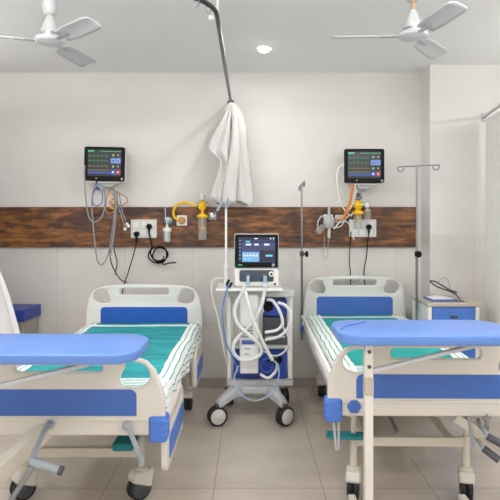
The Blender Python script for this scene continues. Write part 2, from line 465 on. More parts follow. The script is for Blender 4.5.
def sheet(name, label, root_loc, rot, hw, y0, y1, top, drop_l, drop_r, teal, band, grp):
    """cloth over the mattress: flat on top, falling over both long edges, with folds"""
    bm = new(); uvl = bm.loops.layers.uv.new('UVMap')
    nx, ny = 64, 96
    R = .03
    def cross(u):                        # u metres from the middle across the cloth
        s = 1 if u > 0 else -1; a = abs(u)
        if a < hw - R: return (u, 0)
        q = a - (hw - R); arc = R*PI/2
        if q < arc:
            t = q/R; return (s*(hw - R + R*math.sin(t)), -R + R*math.cos(t))
        return (s*(hw + .004), -R - (q - arc))
    W0, W1 = -(hw + drop_l), hw + drop_r
    rows = []
    for j in range(ny+1):
        v = y0 + (y1-y0)*j/ny; row = []
        for i in range(nx+1):
            e0 = W0 + .05*noise.noise((v*3.1, 2.2, 1)); e1 = W1 + .06*noise.noise((v*2.7, 8.2, 4))
            u = e0 + (e1-e0)*i/nx
            x, z = cross(u)
            hang = max(0, abs(u) - hw)
            n = noise.noise((u*2.2, v*5, 3.1)) * .006 + noise.noise((u*9, v*12, 1.1)) * .0025
            f = math.sin(v*31 + 2*noise.noise((v*4, 0, 5))) * min(1, hang/.06) * .011
            sx = (1 if u > 0 else -1)
            row.append((bm.verts.new((x + sx*(max(0, f) + abs(f)*.4), v, top + z + max(-.004, n) + .002)), u, v))
        rows.append(row)
    for j in range(ny):
        for i in range(nx):
            q = (rows[j][i], rows[j][i+1], rows[j+1][i+1], rows[j+1][i])
            fc = bm.faces.new([a[0] for a in q])
            for lp, a in zip(fc.loops, q): lp[uvl].uv = (a[1], a[2])
    me = bpy.data.meshes.new(name); bm.to_mesh(me); bm.free()
    for p in me.polygons: p.use_smooth = True
    me.materials.append(sheet_mat(name + '_weave', hw, y0, y1, teal, band))
    o = bpy.data.objects.new(name, me); COL.objects.link(o); o.location = root_loc; o.rotation_euler.z = rot
    s = o.modifiers.new('thick', 'SOLIDIFY'); s.thickness = .003; s.offset = 1
    return tag(o, label, 'bed sheet', grp)

def beds():
    T1 = ('#107a84', '#1e939c', '#3cb0b4'); T2 = ('#0d8481', '#159a96', '#35b6b2')
    # ---- bed on the window side
    cx, dh, L, hw = -.84, 4.40, 2.0, .4675
    root, Y = build_bed('hospital bed with royal blue headboard panel and lowered blue side rails',
                        cx, dh, L, hw, 0, -1.5, .305, -.10, .36, .968, 'royal', cx, hw, -.879, .222)
    X = cx + hw
    # lowered side rails hanging inside the bumper line
    def rail(y0, y1, z0, z1, x, n):
        fr = lambda u, v, w: Vector((x + w, u, v))
        o = plate('side_rail', rrect(y0, y1, z0, z1, [.05, .05, .09, .09]), [rrect(y0+.07, y1-.07, z1-.075, z1-.035, .018)], .03, 'cream', root, fr, .008)
        plate('rail_insert', rrect(y0+.06, y1-.03, z0+.04, z0+.15, [.02, .02, .03, .03]), [], .036, 'bump', o, fr, .003)
    rail(2.47, 3.08, .32, .57, X-.014, 0); rail(3.80, 4.32, .30, .57, X-.014, 1)
    b = new()
    for y in (2.62, 2.94, 3.92, 4.2): bx(b, X-.07, X-.05, y-.02, y+.02, .50, .56)
    mk('rail_bracket', b, 'beige', root, bevel=.003)
    q = P(126, 426, 2.385); crank(root, q.x, q.y, q.z, P(140.5, 457, 2.37), P(142, 461, 2.34), 'grey', .011, False)
    q = P(50, 425, 2.385); crank(root, q.x, q.y, q.z, P(30, 461, 2.14), P(62, 471, 2.14))
    b = new(); beam(b, P(64, 413, 2.52), P(-12, 482, 2.15), .05, .075); mk('crank_housing', b, 'beige', root, bevel=.005)
    b = new(); beam(b, P(33, 466, 2.2), P(8, 505, 2.2), .02, .02); mk('lever', b, 'steel', root, bevel=.004)
    sheet('bed_sheet', 'teal sheet with white striped border spread over the bed with the royal blue headboard panel', (cx, dh, 0), 0, hw*.94, -L+.055, -.045, .66, .06, .1, T1, .075, 'bed sheets')
    b = new(); v = bx(b, -.69, -.585, 2.74, 2.90, .37, .41); mk_ = mk('folded_cloth', b, 'tealcloth', None, bevel=.012, seg=3)
    # lies on the undercarriage beam
    mk_.location.z = .309
    tag(mk_, 'small dark teal folded cloth tucked under the bed with the lowered blue side rail', 'cloth', 'teal cloths under the beds')

    # ---- bed by the locker
    cx, dh, L, hw = .905, 4.79, 2.15, .445
    fl = .405                                # near edge of the footboard before the bed is turned
    rot = math.radians(-.8)
    root, Y = build_bed('hospital bed with mid blue headboard panel, between the two steel drip stands',
                        cx, dh, L, hw, rot, -1.89, .295, -.15, .3, 1.0, 'blue', .925, .52, .868, .278)
    X = cx - hw
    # folding metal side rail along the near edge of the mattress, lowered against the frame
    b = new(); x = X - .012
    tube(b, [(x, Y(-2.02), .64), (x, Y(-2.0), .665), (x, Y(-.14), .665), (x, Y(-.12), .64)], .014, 12, False)
    r = mk('side_rail', b, 'white', root, smooth=True)
    b = new(); bx(b, x-.010, x+.010, Y(-2.03), Y(-.12), .575, .62); mk('rail_base', b, 'silver', r, bevel=.004)
    for k in range(6):
        y = Y(-1.95 + .35*k); b = new(); tube(b, [(x, y, .66), (x, y-.05, .6)], .009, 8, False); mk('rail_bar', b, 'white', r, smooth=True)
    b = new(); bx(b, x-.022, x+.006, Y(-1.97), Y(-1.45), .628, .66); mk('rail_latch', b, 'offw', r, bevel=.008)
    b = new(); bx(b, x-.018, x+.006, Y(-2.05), Y(-1.99), .52, .67); mk('rail_end', b, 'white', r, bevel=.006)
    b = new(); bx(b, x-.03, x-.012, Y(-.34), Y(-.25), .56, .63); mk('release_handle', b, 'bump', r, bevel=.006)
    b = new(); tube(b, [(fl+.03, Y(-L)+.03, .5), (fl+.045, Y(-L)+.04, .345)], .0065, 8, False); tube(b, [(fl+.055, Y(-L)+.03, .5), (fl+.057, Y(-L)+.04, .345)], .0065, 8, False)
    tube(b, [(fl+.045, Y(-L)+.04, .348), (fl+.057, Y(-L)+.04, .348)], .009, 8, False)
    mk('rail_strut', b, 'silver', root, smooth=True)
    b = new(); lathe(b, [(.018, 0), (.034, .002), (.036, .012), (.028, .02), (0, .021)], (fl+.125, Y(-L)+.003, .568), (0, -1, 0), 6); mk('lock_knob', b, 'blue', root, bevel=.004)
    b = new(); tube(b, [P(474, 416, 2.68), P(476, 424, 2.66), P(479.5, 447, 2.62)], .007, 10, False); tube(b, [P(474, 416, 2.68), P(474, 416, 2.9)], .007, 8, False); mk('crank', b, 'grey', root, smooth=True)
    def hand(p, q, e):
        b = new(); tube(b, [p, p.lerp(q, .5), q], .012, 10, False); c = mk('crank', b, 'silver', root, smooth=True)
        b = new(); tube(b, [q, q.lerp(e, .1), q.lerp(e, .9), e], .017, 12, False); mk('crank_grip', b, 'dgrey', c, smooth=True)
    hand(P(484, 420, 2.75), P(494, 436, 2.52), P(510, 445, 2.50)); hand(P(478, 432, 2.8), P(490, 448, 2.54), P(506, 460, 2.50))
    b = new(); lathe(b, [(.006, -.05), (.011, -.045), (.011, .0), (.004, .005), (.004, .03)], P(493, 420, 2.6), seg=10); beam(b, P(489, 418, 2.6), P(497, 418, 2.6), .012, .014); mk('pull_pin', b, 'steel', root)
    b = new(); beam(b, P(462, 416, 2.72), P(490, 436, 2.66), .05, .05); mk('crank_housing', b, 'beige', root, bevel=.005)
    for (sx, y) in ((-.03, -.12), (.885, -.41)):
        b = new(); bx(b, X+min(sx, .44)-(.02 if sx < .4 else 0), X+max(sx, .05)+(.016 if sx > .4 else 0), Y(y)-.012, Y(y)+.012, .508, .53)
        lathe(b, [(.008, .46), (.016, .46), (.016, .56), (.011, .56)], (X+sx, Y(y), 0), seg=12)
        mk('pole_socket', b, 'beige', root)
    root.rotation_euler.z = rot
    sheet('bed_sheet', 'bright teal sheet with broad white striped border on the bed between the drip stands', (cx, dh, 0), rot, hw*.945, -L+.055, -.045, .66, .04, .06, T2, .115, 'bed sheets')
    b = new(); bx(b, .40, .62, 2.84, 2.93, .328, .345); o = mk('folded_cloth', b, 'tealcloth', None, bevel=.01, seg=3)
    o.rotation_euler.z = -.1
    tag(o, 'flat dark teal cloth under the bed beside the overbed table post with bolts', 'cloth', 'teal cloths under the beds')
    return root

# ------------------------------------------------------------------ overbed tables
def tables():
    def build(label, x0, x1, y0, y1, z, th):
        t = thing('overbed_table', label, 'table', ((x0+x1)/2, (y0+y1)/2, 0), 'overbed tables')
        fr = lambda u, v, w: Vector((u, v, z - th/2 + w))
        top = plate('table_top', rrect(x0, x1, y0, y1, [.10, .10, .13, .13], 10), [], th, 'tableblue', t, fr, .006)
        b = new(); tube(b, [(x0+.02, y0+.13, z+.001), (x0+.06, y0+.22, z+.001), (x0+.12, y0+.27, z+.001), (x0+.17, y0+.32, z+.001)], .0035, 8); mk('cable_groove', b, 'blue', top, smooth=True)
        px = x0 + .125; py = y0 + .05
        b = new(); bx(b, px-.018, px+.018, py-.02, py+.02, .05, z-th); mk('post', b, 'cream', t, bevel=.004)
        b = new(); bx(b, px-.0195, px+.0195, py-.0215, py+.02, z-.265, z-.185); mk('post_collar', b, 'laminate', t, bevel=.003)
        for zz in (z-.075, z-.14):
            b = new(); lathe(b, [(.004, 0), (.0085, 0), (.0085, .005), (0, .006)], (px, py-.02, zz), (0, -1, 0), 12); mk('bolt', b, 'dgrey', t, smooth=True)
        b = new(); beam(b, (px+.015, py-.008, z-.16), (x0+.62, py+.02, z-.05), .016, .03, (0, -1, 0)); mk('brace', b, 'silver', t, bevel=.003)
        b = new(); bx(b, px-.02, x1-.05, py-.01, y1-.04, z-th-.012, z-th); mk('top_bracket', b, 'silver', t, bevel=.003)
        for xx in (px, x1-.12):
            b = new(); beam(b, (xx, py-.17, .065), (xx, py+.40, .065), .04, .03)
            f = mk('foot', b, 'cream', t, bevel=.008)
            for yy in (py-.14, py+.37): wheel(f, 'caster_wheel', (xx, yy, .026), (1, 0, 0), .026, .02, 'dgrey')
        b = new(); bx(b, px, x1-.12, py-.02, py+.02, .055, .085); mk('base_bar', b, 'cream', t, bevel=.004)
        return t
    build('pale blue overbed table across the foot of the bed with royal blue headboard panel', -1.22, -.418, 1.99, 2.385, .97, .036)
    build('pale blue overbed table with bolted post, at the foot of the bed beside the locker', .388, 1.19, 2.335, 2.735, .97, .044)

# ------------------------------------------------------------------ ceiling fans and lights
def fans():
    def build(label, x, y, z, R, angs, tilt, cup):
        t = thing('ceiling_fan', label, 'fan', (x, y, z), 'ceiling fans')
        b = new(); lathe(b, [(.011, .12), (.011, CEIL-z)], (x, y, z), seg=14); mk('down_rod', b, 'brass', t, smooth=True)
        b = new(); lathe(b, [(.012, CEIL-z), (.065, CEIL-z), (.058, CEIL-z-.05), (.03, CEIL-z-.09), (.012, CEIL-z-.09)], (x, y, z), seg=24); mk('ceiling_canopy', b, 'fan', t, smooth=True)
        b = new(); lathe(b, [(.016, .15), (.022, .138), (.046, .075), (.051, .05), (.051, .03), (0, .03)], (x, y, z), seg=28); mk('motor_cone', b, 'fan', t, smooth=True)
        if cup:
            b = new(); lathe(b, [(.016, .23), (.04, .228), (.043, .205), (.036, .175), (.032, .16), (.02, .15)], (x, y, z), seg=24); mk('rod_cup', b, 'fan', t, smooth=True)
        b = new(); lathe(b, [(.045, .034), (.06, .032), (.078, .022), (.085, .01), (.082, .0), (.070, -.007), (.064, -.005), (.055, -.011), (.03, -.014), (0, -.015)], (x, y, z), seg=36); h = mk('motor_housing', b, 'fan', t, smooth=True)
        b = new(); lathe(b, [(.0515, .03), (.0545, .03), (.0545, .047), (.0515, .048)], (x, y, z), seg=28); mk('chrome_ring', b, 'chrome', h, smooth=True)
        for a in angs:
            a = math.radians(a); u = Vector((math.cos(a), math.sin(a), 0)); s = Vector((-math.sin(a), math.cos(a), 0))
            b = new()
            n = 10; rows = []
            for i in range(n+1):
                r = .13 + (R-.13)*i/n; w = .048 + .010*min(1, i/3) - .002*i/n
                if i == n: w *= .82
                row = []
                for k in range(7):
                    q = k/6*2-1
                    # rolled section, pitched along the blade
                    row.append(b.verts.new(Vector((x, y, z+.004)) + u*r + s*q*w + Vector((0, 0, -q*w*.26 + .008*(1-q*q)))))
                rows.append(row)
            for A, B in zip(rows, rows[1:]):
                for k in range(6): b.faces.new((A[k], A[k+1], B[k+1], B[k]))
            bl = mk('blade', b, 'fan', t, smooth=True)
            sm = bl.modifiers.new('thick', 'SOLIDIFY'); sm.thickness = .004
            b = new(); beam(b, Vector((x, y, z+.002))+u*.07, Vector((x, y, z+.002))+u*.19, .034, .005); mk('blade_arm', b, 'silver', bl, bevel=.002)
        t.rotation_euler = tilt
        return t
    build('white ceiling fan with cup above its motor, over the bed with the royal blue headboard', -.3636*3.1, 3.1, 2.47, .455, (198, 78, -42), (0, 0, 0), True)
    build('white ceiling fan with plain cone motor cover, in front of the wall pier', .296*3.1, 3.1, 2.50, .455, (178, 52, -78), (0, 0, 0), False)

def downlight():
    c = P(264, 47, 4.18); c.z = CEIL
    t = thing('downlight', 'small round lit ceiling downlight near the curtain rail', 'light', (c.x, c.y, CEIL-.012))
    b = new(); lathe(b, [(.046, CEIL-.002), (.06, CEIL-.002), (.058, CEIL-.012), (.046, CEIL-.01), (.046, CEIL-.002)], (c.x, c.y, 0), seg=28, cap=False); mk('trim_ring', b, 'white', t, smooth=True)
    b = new(); lathe(b, [(0, CEIL-.003), (.0455, CEIL-.003), (.0455, CEIL-.012), (.04, CEIL-.024), (.026, CEIL-.033), (0, CEIL-.036)], (c.x, c.y, 0), seg=28); mk('lamp', b, 'downlight', t)  # lamp domed downwards so its shape imitates the round bloom
    l = bpy.data.lights.new('downlight_beam', 'AREA'); l.shape = 'DISK'; l.size = .09; l.energy = DOWN_W; l.color = (1, .985, .96)
    o = bpy.data.objects.new('downlight_beam', l); COL.objects.link(o); o.location = (c.x, c.y, CEIL-.04); o.parent = None
    # fill panels added out of frame to brighten the room evenly
    for i, (x, y) in enumerate(((-1.2, 1.9), (1.2, 1.9), (-1.2, .1), (1.2, .1))):
        t = thing('fill_panel_light', 'square lit fill panel added to the ceiling out of view', 'light', (x, y, CEIL-.02), 'added fill panels')
        b = new(); bx(b, x-.31, x+.31, y-.31, y+.31, CEIL-.014, CEIL); mk('fill_panel_frame', b, 'white', t)
        b = new(); bx(b, x-.29, x+.29, y-.29, y+.29, CEIL-.017, CEIL-.0142); mk('fill_diffuser', b, 'fillpanelglow', t)
        l = bpy.data.lights.new('fill_panel_beam', 'AREA'); l.size = .56; l.energy = FILL_PANEL_W; l.color = (1, .985, .965)
        o = bpy.data.objects.new('fill_panel_beam', l); COL.objects.link(o); o.location = (x, y, CEIL-.02)

def fill_tube_lights():  # unseen wall tubes, added to lift the ceiling and walls
    for side, y0 in ((-1, 1.0), (1, 1.0), (-1, 3.0), (1, 3.0)):
        x = side*2.6; z = 2.42
        t = thing('fill_tube_light', 'white fill tube added out of view on the side wall', 'light', (x, y0+.6, z-.05), 'added wall fill tubes')
        b = new(); bx(b, min(x, x-side*.04), max(x, x-side*.04), y0, y0+1.2, z-.03, z+.03); mk('batten', b, 'white', t, bevel=.006)
        b = new(); lathe(b, [(.016, .03), (.016, 1.17)], (x-side*.075, y0, z), (0, 1, 0), 12); mk('fill_tube', b, 'filltubeglow', t)
        for q in (.015, 1.185):
            b = new(); bx(b, min(x-side*.03, x-side*.095), max(x-side*.03, x-side*.095), y0+q-.014, y0+q+.014, z-.022, z+.022); mk('tube_holder', b, 'white', t, bevel=.003)

def fill_pendants():  # unseen hanging tubes, added to throw more light onto the ceiling
    y = 2.12; z = 2.5
    for x0 in (-1.75, .55):
        t = thing('fill_pendant_light', 'white fill tubes added out of view, hung from the ceiling on two rods', 'light', (x0+.6, y, z), 'added hanging fill tubes')
        b = new(); bx(b, x0, x0+1.2, y-.025, y+.025, z+.02, z+.06); mk('batten', b, 'white', t, bevel=.006)
        for s_ in (-1, 1):
            b = new(); lathe(b, [(.016, .03), (.016, 1.17)], (x0, y+s_*.06, z+.03), (1, 0, 0), 12); mk('fill_tube', b, 'filltubeglow', t)
        for q in (.015, 1.185):
            b = new(); bx(b, x0+q-.014, x0+q+.014, y-.085, y+.085, z+.012, z+.05); mk('tube_holder', b, 'white', t, bevel=.003)
        for q in (.25, .95):
            b = new(); lathe(b, [(.006, z+.06), (.006, CEIL)], (x0+q, y, 0), seg=8); mk('hanging_rod', b, 'white', t)

# ------------------------------------------------------------------ curtains
def curtain_rail():
    z = 2.52; x = -.17
    t = thing('curtain_rail', 'dark steel curtain rail running from the back wall and bending away overhead', 'rail', (x, WALL, z))
    pts = [(x, WALL-.002, z), (x, 3.6, z), (x, 2.83, z)]
    for k in range(1, 9):
        a = k/8*PI/2; pts.append((x-.3+.3*math.cos(a), 2.83-.3*math.sin(a), z))
    pts.append((-2.59, 2.53, z))
    b = new(); tube(b, pts, .0125, 12, False); mk('rail_tube', b, 'railsteel', t, smooth=True)
    b = new(); lathe(b, [(.03, 0), (.03, .008), (.016, .012), (.016, .025)], (x, WALL, z), (0, -1, 0), 20); mk('wall_flange', b, 'railsteel', t, smooth=True)
    b = new(); tube(b, [(x+.002, 2.85, CEIL), (x+.002, 2.85, z)], .007, 10, False); mk('drop_rod', b, 'white', t, smooth=True)
    for y, dx in ((2.7, -.035), (2.62, -.085)):
        b = new(); c = Vector((x+dx, y, z-.022)); pp = [c+Vector((.013*math.cos(a/8*2*PI), 0, .02*math.sin(a/8*2*PI))) for a in range(9)]; tube(b, pp, .0025, 6, False); mk('glide_ring', b, 'chrome', t, smooth=True)
    b = new(); lathe(b, [(0, -.016), (.013, -.012), (.013, .01), (0, .012)], (x-.028, 2.80, z-.025), seg=12); mk('rail_glint', b, 'white', t, smooth=True)  # white bead stands in for the bright glint on the bent rail

def gathered_curtain():
    d = 4.66
    t = thing('gathered_curtain', 'pale cloth curtain bunched and knotted up at the wall end of the rail', 'curtain', P(232, 203, d))
    prof = [(103, 229, 234), (107, 224.5, 239), (114, 222, 243), (124, 220, 246), (135, 218, 248), (150, 221, 249), (165, 219, 250.5), (180, 217, 252), (192, 213, 254), (199, 211, 255), (203, 216, 253.5)]
    b = new(); seg = 64; rings = []
    n = 40
    def at(y):
        for (a, l0, r0), (c, l1, r1) in zip(prof, prof[1:]):
            if y <= c:
                k = (y-a)/(c-a); return l0+(l1-l0)*k, r0+(r1-r0)*k
        return prof[-1][1:]
    for i in range(n+1):
        y = 103 + 100*i/n; l, r = at(y); g = min(1, (i+1)/12)
        A, B = P(l, y, d), P(r, y, d); c = (A+B)/2; rx = (B.x-A.x)/2; ry = .02 + .075*g
        ring = []
        for k in range(seg):
            a = 2*PI*k/seg
            f = 1 + g*(.15*math.sin(a*9 + 1.6*math.sin(y*.02)) + .10*math.sin(a*5 + y*.018))
            hem = (8 if i == n else 0)
            ring.append(b.verts.new((c.x + rx*math.cos(a)*(.93+.07*f), c.y + ry*math.sin(a)*f, c.z + (.018*math.sin(a*4+1) if i >= n-2 else 0))))
        rings.append(ring)
    for A, B in zip(rings, rings[1:]):
        for k in range(seg): b.faces.new((A[k], A[(k+1) % seg], B[(k+1) % seg], B[k]))
    b.faces.new(rings[0])
    mk('cloth', b, 'pale', t, smooth=True)
    # loose flap at the side
    out = [(226, 108), (222, 118), (216, 133), (209.5, 147), (214, 154), (221, 160), (221, 172), (226, 176), (231, 160), (231, 130), (230, 110)]
    left = spline([P(229, 106, 4.61), P(221, 120, 4.59), P(207.5, 147, 4.59), P(220, 163, 4.58), P(208.5, 199, 4.60)], 8)
    right = spline([P(231, 106, 4.60), P(230, 125, 4.555), P(228, 150, 4.55), P(229, 170, 4.55), P(224, 204, 4.56)], 8)
    b = new(); g = []
    for i, (a, c) in enumerate(zip(left, right)):
        g.append([b.verts.new(a.lerp(c, k/8) + Vector((0, -.014*math.sin(k/8*PI*3 + i*.05)*min(1, i/6), 0))) for k in range(9)])
    for A, B in zip(g, g[1:]):
        for k in range(8): b.faces.new((A[k], A[k+1], B[k+1], B[k]))
    o = mk('loose_flap', b, 'pale', t, smooth=True); s = o.modifiers.new('thick', 'SOLIDIFY'); s.thickness = .004
    b = new(); right2 = [P(238, 118, 4.57), P(240, 150, 4.555), P(237, 185, 4.55), P(236, 203, 4.55)]; left2 = [P(232, 110, 4.58), P(231, 145, 4.55), P(224, 180, 4.54), P(222, 203, 4.54)]
    g = []
    for i, (a, c) in enumerate(zip(spline(left2, 8), spline(right2, 8))):
        g.append([b.verts.new(a.lerp(c, k/8) + Vector((0, -.02*math.sin(k/8*PI), 0))) for k in range(9)])
    for A, B in zip(g, g[1:]):
        for k in range(8): b.faces.new((A[k], A[k+1], B[k+1], B[k]))
    o = mk('front_fold', b, 'pale', t, smooth=True); s = o.modifiers.new('thick', 'SOLIDIFY'); s.thickness = .004
    b = new(); c = P(231.5, 105, d)
    tube(b, [c+Vector((.02*math.cos(a/10*2*PI), .02*math.sin(a/10*2*PI), 0)) for a in range(11)], .006, 8, False); mk('tie_band', b, 'pale', t, smooth=True)
    b = new(); tube(b, [(-.17, d, 2.508), (-.17, d, c.z-.01)], .004, 6, False); mk('hook', b, 'chrome', t)

def wavy_sheet(path, z0, z1, amp, waves, bot_amp=1.0, off=None, nz=30, n=160):
    """hanging cloth along a floor path with vertical folds"""
    pts = spline(path, 20); L = [0]
    for a, c in zip(pts, pts[1:]): L.append(L[-1]+(c-a).length)
    b = new(); g = []
    for j in range(nz+1):
        z = z1 + (z0-z1)*j/nz; row = []
        for i in range(n+1):
            s = i/n*L[-1]
            k = max(q for q in range(len(L)-1) if L[q] <= s+1e-9) if s < L[-1] else len(L)-2
            t = (s-L[k])/max(1e-9, L[k+1]-L[k]); p = pts[k].lerp(pts[k+1], t); tg = (pts[k+1]-pts[k]).normalized(); nm = Vector((-tg.y, tg.x, 0))
            f = math.sin(i/n*waves*2*PI + .5*math.sin(j*.13+i*.05)) * amp * (.6 + .4*bot_amp*j/nz)
            o = off(i/n, j/nz) if off else Vector((0, 0, 0))
            row.append(b.verts.new(Vector((p.x, p.y, z)) + nm*f + o))
        g.append(row)
    for A, B in zip(g, g[1:]):
        for k in range(n): b.faces.new((A[k], A[k+1], B[k+1], B[k]))
    return b

def side_curtains():
    # by the pier
    t = thing('privacy_curtain', 'white privacy curtain hanging from a rail beside the locker', 'curtain', (2.0, 4.2, .35))
    b = wavy_sheet([(1.965, 4.58, 0), (1.94, 4.4, 0), (1.91, 4.2, 0), (1.87, 3.9, 0)], .35, 2.31, .022, 9)
    o = mk('cloth', b, 'curtain', t, smooth=True); s = o.modifiers.new('thick', 'SOLIDIFY'); s.thickness = .003
    r = thing('curtain_rail', 'short pale metal curtain rail fixed to the wall pier above the privacy curtain', 'rail', (2.02, 4.62, 2.34))
    b = new(); tube(b, [(1.965, 4.629, 2.345), (1.89, 4.15, 2.345), (1.80, 3.6, 2.345)], .013, 10, False); mk('rail_tube', b, 'silver', r, smooth=True)
    b = new(); bx(b, 1.95, 1.98, 4.612, 4.629, 2.31, 2.38); mk('wall_bracket', b, 'silver', r, bevel=.003)
    # by the bench
    def off(u, v):                       # cloth swept outward as it falls, over the end of the bench
        return Vector((.42*min(1.1, max(0, v-.5)/.3)**.55*u**1.5 + .05*math.sin(v*5)*u, 0, 0))
    b = wavy_sheet([(-2.45, 4.15, 0), (-2.25, 4.22, 0), (-2.1, 4.16, 0)], .12, 2.45, .03, 6, 1.2, off)
    t = mk('privacy_curtain', b, 'sheetw', None, smooth=True); s = t.modifiers.new('thick', 'SOLIDIFY'); s.thickness = .003
    tag(t, 'white curtain falling in a slanted sweep before the blue padded bench', 'curtain')

# ------------------------------------------------------------------ wall equipment
def screen_rect(parent, name, m, fr, u0, u1, v0, v1, w=.0):
    b = new()
    for u, v in ((u0, v0), (u1, v0), (u1, v1), (u0, v1)): b.verts.new(fr(u, v, w))
    for u, v in ((u0, v0), (u1, v0), (u1, v1), (u0, v1)): b.verts.new(fr(u, v, w-.0012))
    vs = b.verts[:]
    vs = list(b.verts); b.faces.new(vs[:4]); b.faces.new(vs[7:3:-1])
    for i in range(4): b.faces.new((vs[i], vs[i+4], vs[(i+1) % 4+4], vs[(i+1) % 4]))
    return mk(name, b, m, parent)

def monitors():
    def build(label, px0, px1, py0, py1, tilt):
        d = 4.66; A, B = P(px0, py1, d), P(px1, py0, d)
        w, h = B.x-A.x, B.z-A.z; cx = (A.x+B.x)/2; zc = (A.z+B.z)/2
        t = thing('patient_monitor', label, 'monitor', (cx, d+.05, A.z), 'wall patient monitors')
        R = Matrix.Rotation(tilt, 3, 'Y')
        def fr(u, v, ww): return Vector((cx, d, zc)) + R @ Vector((u*w/2, -ww, v*h/2))      # u, v run -1..1, w towards the viewer
        fp = lambda u, v, ww: Vector((cx, d, zc)) + R @ Vector((u, -ww, v))
        o = plate('housing', rrect(-w/2, w/2, -h/2, h/2, .018), [], .07, 'offw', t, lambda u, v, ww: fp(u, v, ww-.04), .01)
        o = plate('bezel', rrect(-w/2, w/2, -h/2, h/2, .018), [], .022, 'black', t, lambda u, v, ww: fp(u, v, ww+.004), .004)
        z0 = .0155
        sc = screen_rect(t, 'screen', 'scr', fr, -.82, .82, -.72, .82, z0+.0015)
        z1 = z0+.003
        q = lambda n, m, *a: screen_rect(sc, n, m, fr, *a, z1)
        q('status_bar', 'scr_teal', -.80, -.5, .7, .78); q('status_line', 'scr_green', -.2, .8, .72, .755)
        for v, c in ((.44, 'scr_green'), (.16, 'scr_green'), (-.16, 'scr_yel')):
            b = new(); pts = []
            for i in range(60):
                u = -.78 + i/59*1.0; ph = (i % 12)
                vv = v + (.10 if ph == 3 else -.04 if ph == 4 else .02*math.sin(ph*.9) if v < 0 else 0)
                pts.append(fr(u, vv, z1+.001))
            tube(b, pts, .0011, 4, False); mk('trace', b, c, sc)
        q('trace_band', 'scr_brown', -.8, .25, -.4, -.34); q('control_strip', 'scr_blue', -.8, .3, -.57, -.47)
        for i in range(4):
            v1 = .66 - .33*i; c = ('scr_dark', 'scr_tile', 'scr_dark', 'scr_blue')[i]
            q('value_tile', c, .32, .56, v1-.29, v1); q('value_tile', 'scr_red' if i == 3 else c, .58, .8, v1-.29, v1)
            dg = ('scr_lime', 'scr_dark', 'scr_lime', 'scr_white')[i]
            screen_rect(sc, 'digit', dg, fr, .40, .48, v1-.2, v1-.11, z1+.0015); screen_rect(sc, 'digit', dg, fr, .66, .71, v1-.19, v1-.11, z1+.0015)
        b = new(); lathe(b, [(.006, 0), (.006, .003), (0, .004)], fr(-.38, -.86, .015), (0, -1, 0), 10); mk('lamp_button', b, 'scr_org', t)
        b = new(); lathe(b, [(.009, 0), (.009, .003), (0, .004)], fr(.88, -.87, .015), (0, -1, 0), 14); mk('knob', b, 'silver', t)
        # tray and wall arm
        b = new(); bx(b, cx-.12, cx+.12, d+.0, d+.11, A.z-.018, A.z-.004); mk('tray', b, 'offw', t, bevel=.004)
        b = new(); v = bx(b, cx-.06, cx+.09, d+.02, d+.1, A.z-.05, A.z-.018)
        for q_ in v:
            if q_.co.z < A.z-.03: q_.co.x = cx + (q_.co.x-cx)*.6
        mk('tilt_mount', b, 'silver', t, bevel=.004)
        b = new(); bx(b, cx-.03, cx+.05, d+.1, WALL, A.z-.06, A.z+.08); mk('wall_bracket', b, 'offw', t, bevel=.004)
        return t, d
    t, d = build('wall monitor over the twin black mains plugs, hung with grey and blue leads', 84.5, 125, 147, 181, math.radians(1.2))
    def lead(name, m, pts, r=.005, dd=4.62, n=6):
        b = new(); tube(b, [P(x, y, dd + (e[0] if e else 0)) for x, y, *e in pts], r*1.2, 8, True, n); return mk(name, b, m, t, smooth=True)
    lead('lead_cable', 'cable', [(85, 165), (84.5, 175), (85.5, 195), (88, 214), (93, 222), (101, 218), (105, 205), (104, 190), (99, 184), (93, 192), (92, 210), (93, 222), (95, 245), (98, 262), (103, 264), (109, 252), (113, 225), (115, 205), (113, 193)], .005)
    lead('lead_cable', 'bcable', [(97, 181), (96, 186), (98, 190)], .007, 4.66)
    lead('lead_cable', 'bcable', [(97, 186), (93, 195), (93, 203), (97, 206), (102, 202), (102, 193), (98, 187)], .0035)
    lead('lead_cable', 'orange', [(111, 189), (107, 197), (105, 207), (108, 213), (113, 212), (117, 205), (113, 195)], .0045)
    lead('lead_cable', 'tan', [(112, 190), (118, 193), (126, 197), (127, 202), (121, 206), (114, 204), (110, 209)], .0045)
    lead('lead_cable', 'yellow', [(110, 195), (113, 200), (110, 206), (114, 209)], .004, 4.61)
    lead('lead_cable', 'scr_red' if 0 else 'orange', [(114, 198), (110, 202), (114, 206)], .004, 4.6)
    lead('lead_cable', 'bcable', [(106, 199), (106, 212), (111, 217), (118, 213), (120, 205)], .0035)
    lead('lead_cable', 'cable', [(114, 188), (116, 205), (115, 222), (113, 240), (110, 258)], .006, 4.6)
    lead('lead_cable', 'cable', [(117, 190), (118, 205), (122, 217), (125, 227), (127, 225)], .0045)
    lead('lead_cable', 'cable', [(119, 192), (122, 210), (126, 221)], .004, 4.6)
    lead('lead_cable', 'dcable', [(110, 250), (111, 262), (116, 273), (121, 280), (127, 283)], .0045)
    lead('lead_cable', 'dcable', [(114, 222), (114, 248), (117, 262), (115, 275)], .004)
    for (x, y) in ((127, 224), (128.5, 226), (125, 229)):
        b = new(); lathe(b, [(.012, -.004), (.014, 0), (.012, .004)], P(x, y, 4.62), (0, -1, 0), 12); mk('lead_clip', b, 'white', t, smooth=True)
    t, d = build('wall monitor over the yellow gas flowmeter, hung with a thick orange hose lead', 344, 384, 149, 183, 0)
    lead('lead_cable', 'white', [(344, 164), (338.5, 168), (337, 180), (340, 200), (346, 212), (352, 216)], .004)
    lead('lead_cable', 'orange', [(353, 184), (352, 190), (350, 202), (346, 213), (342, 219), (338, 220)], .010, 4.6)
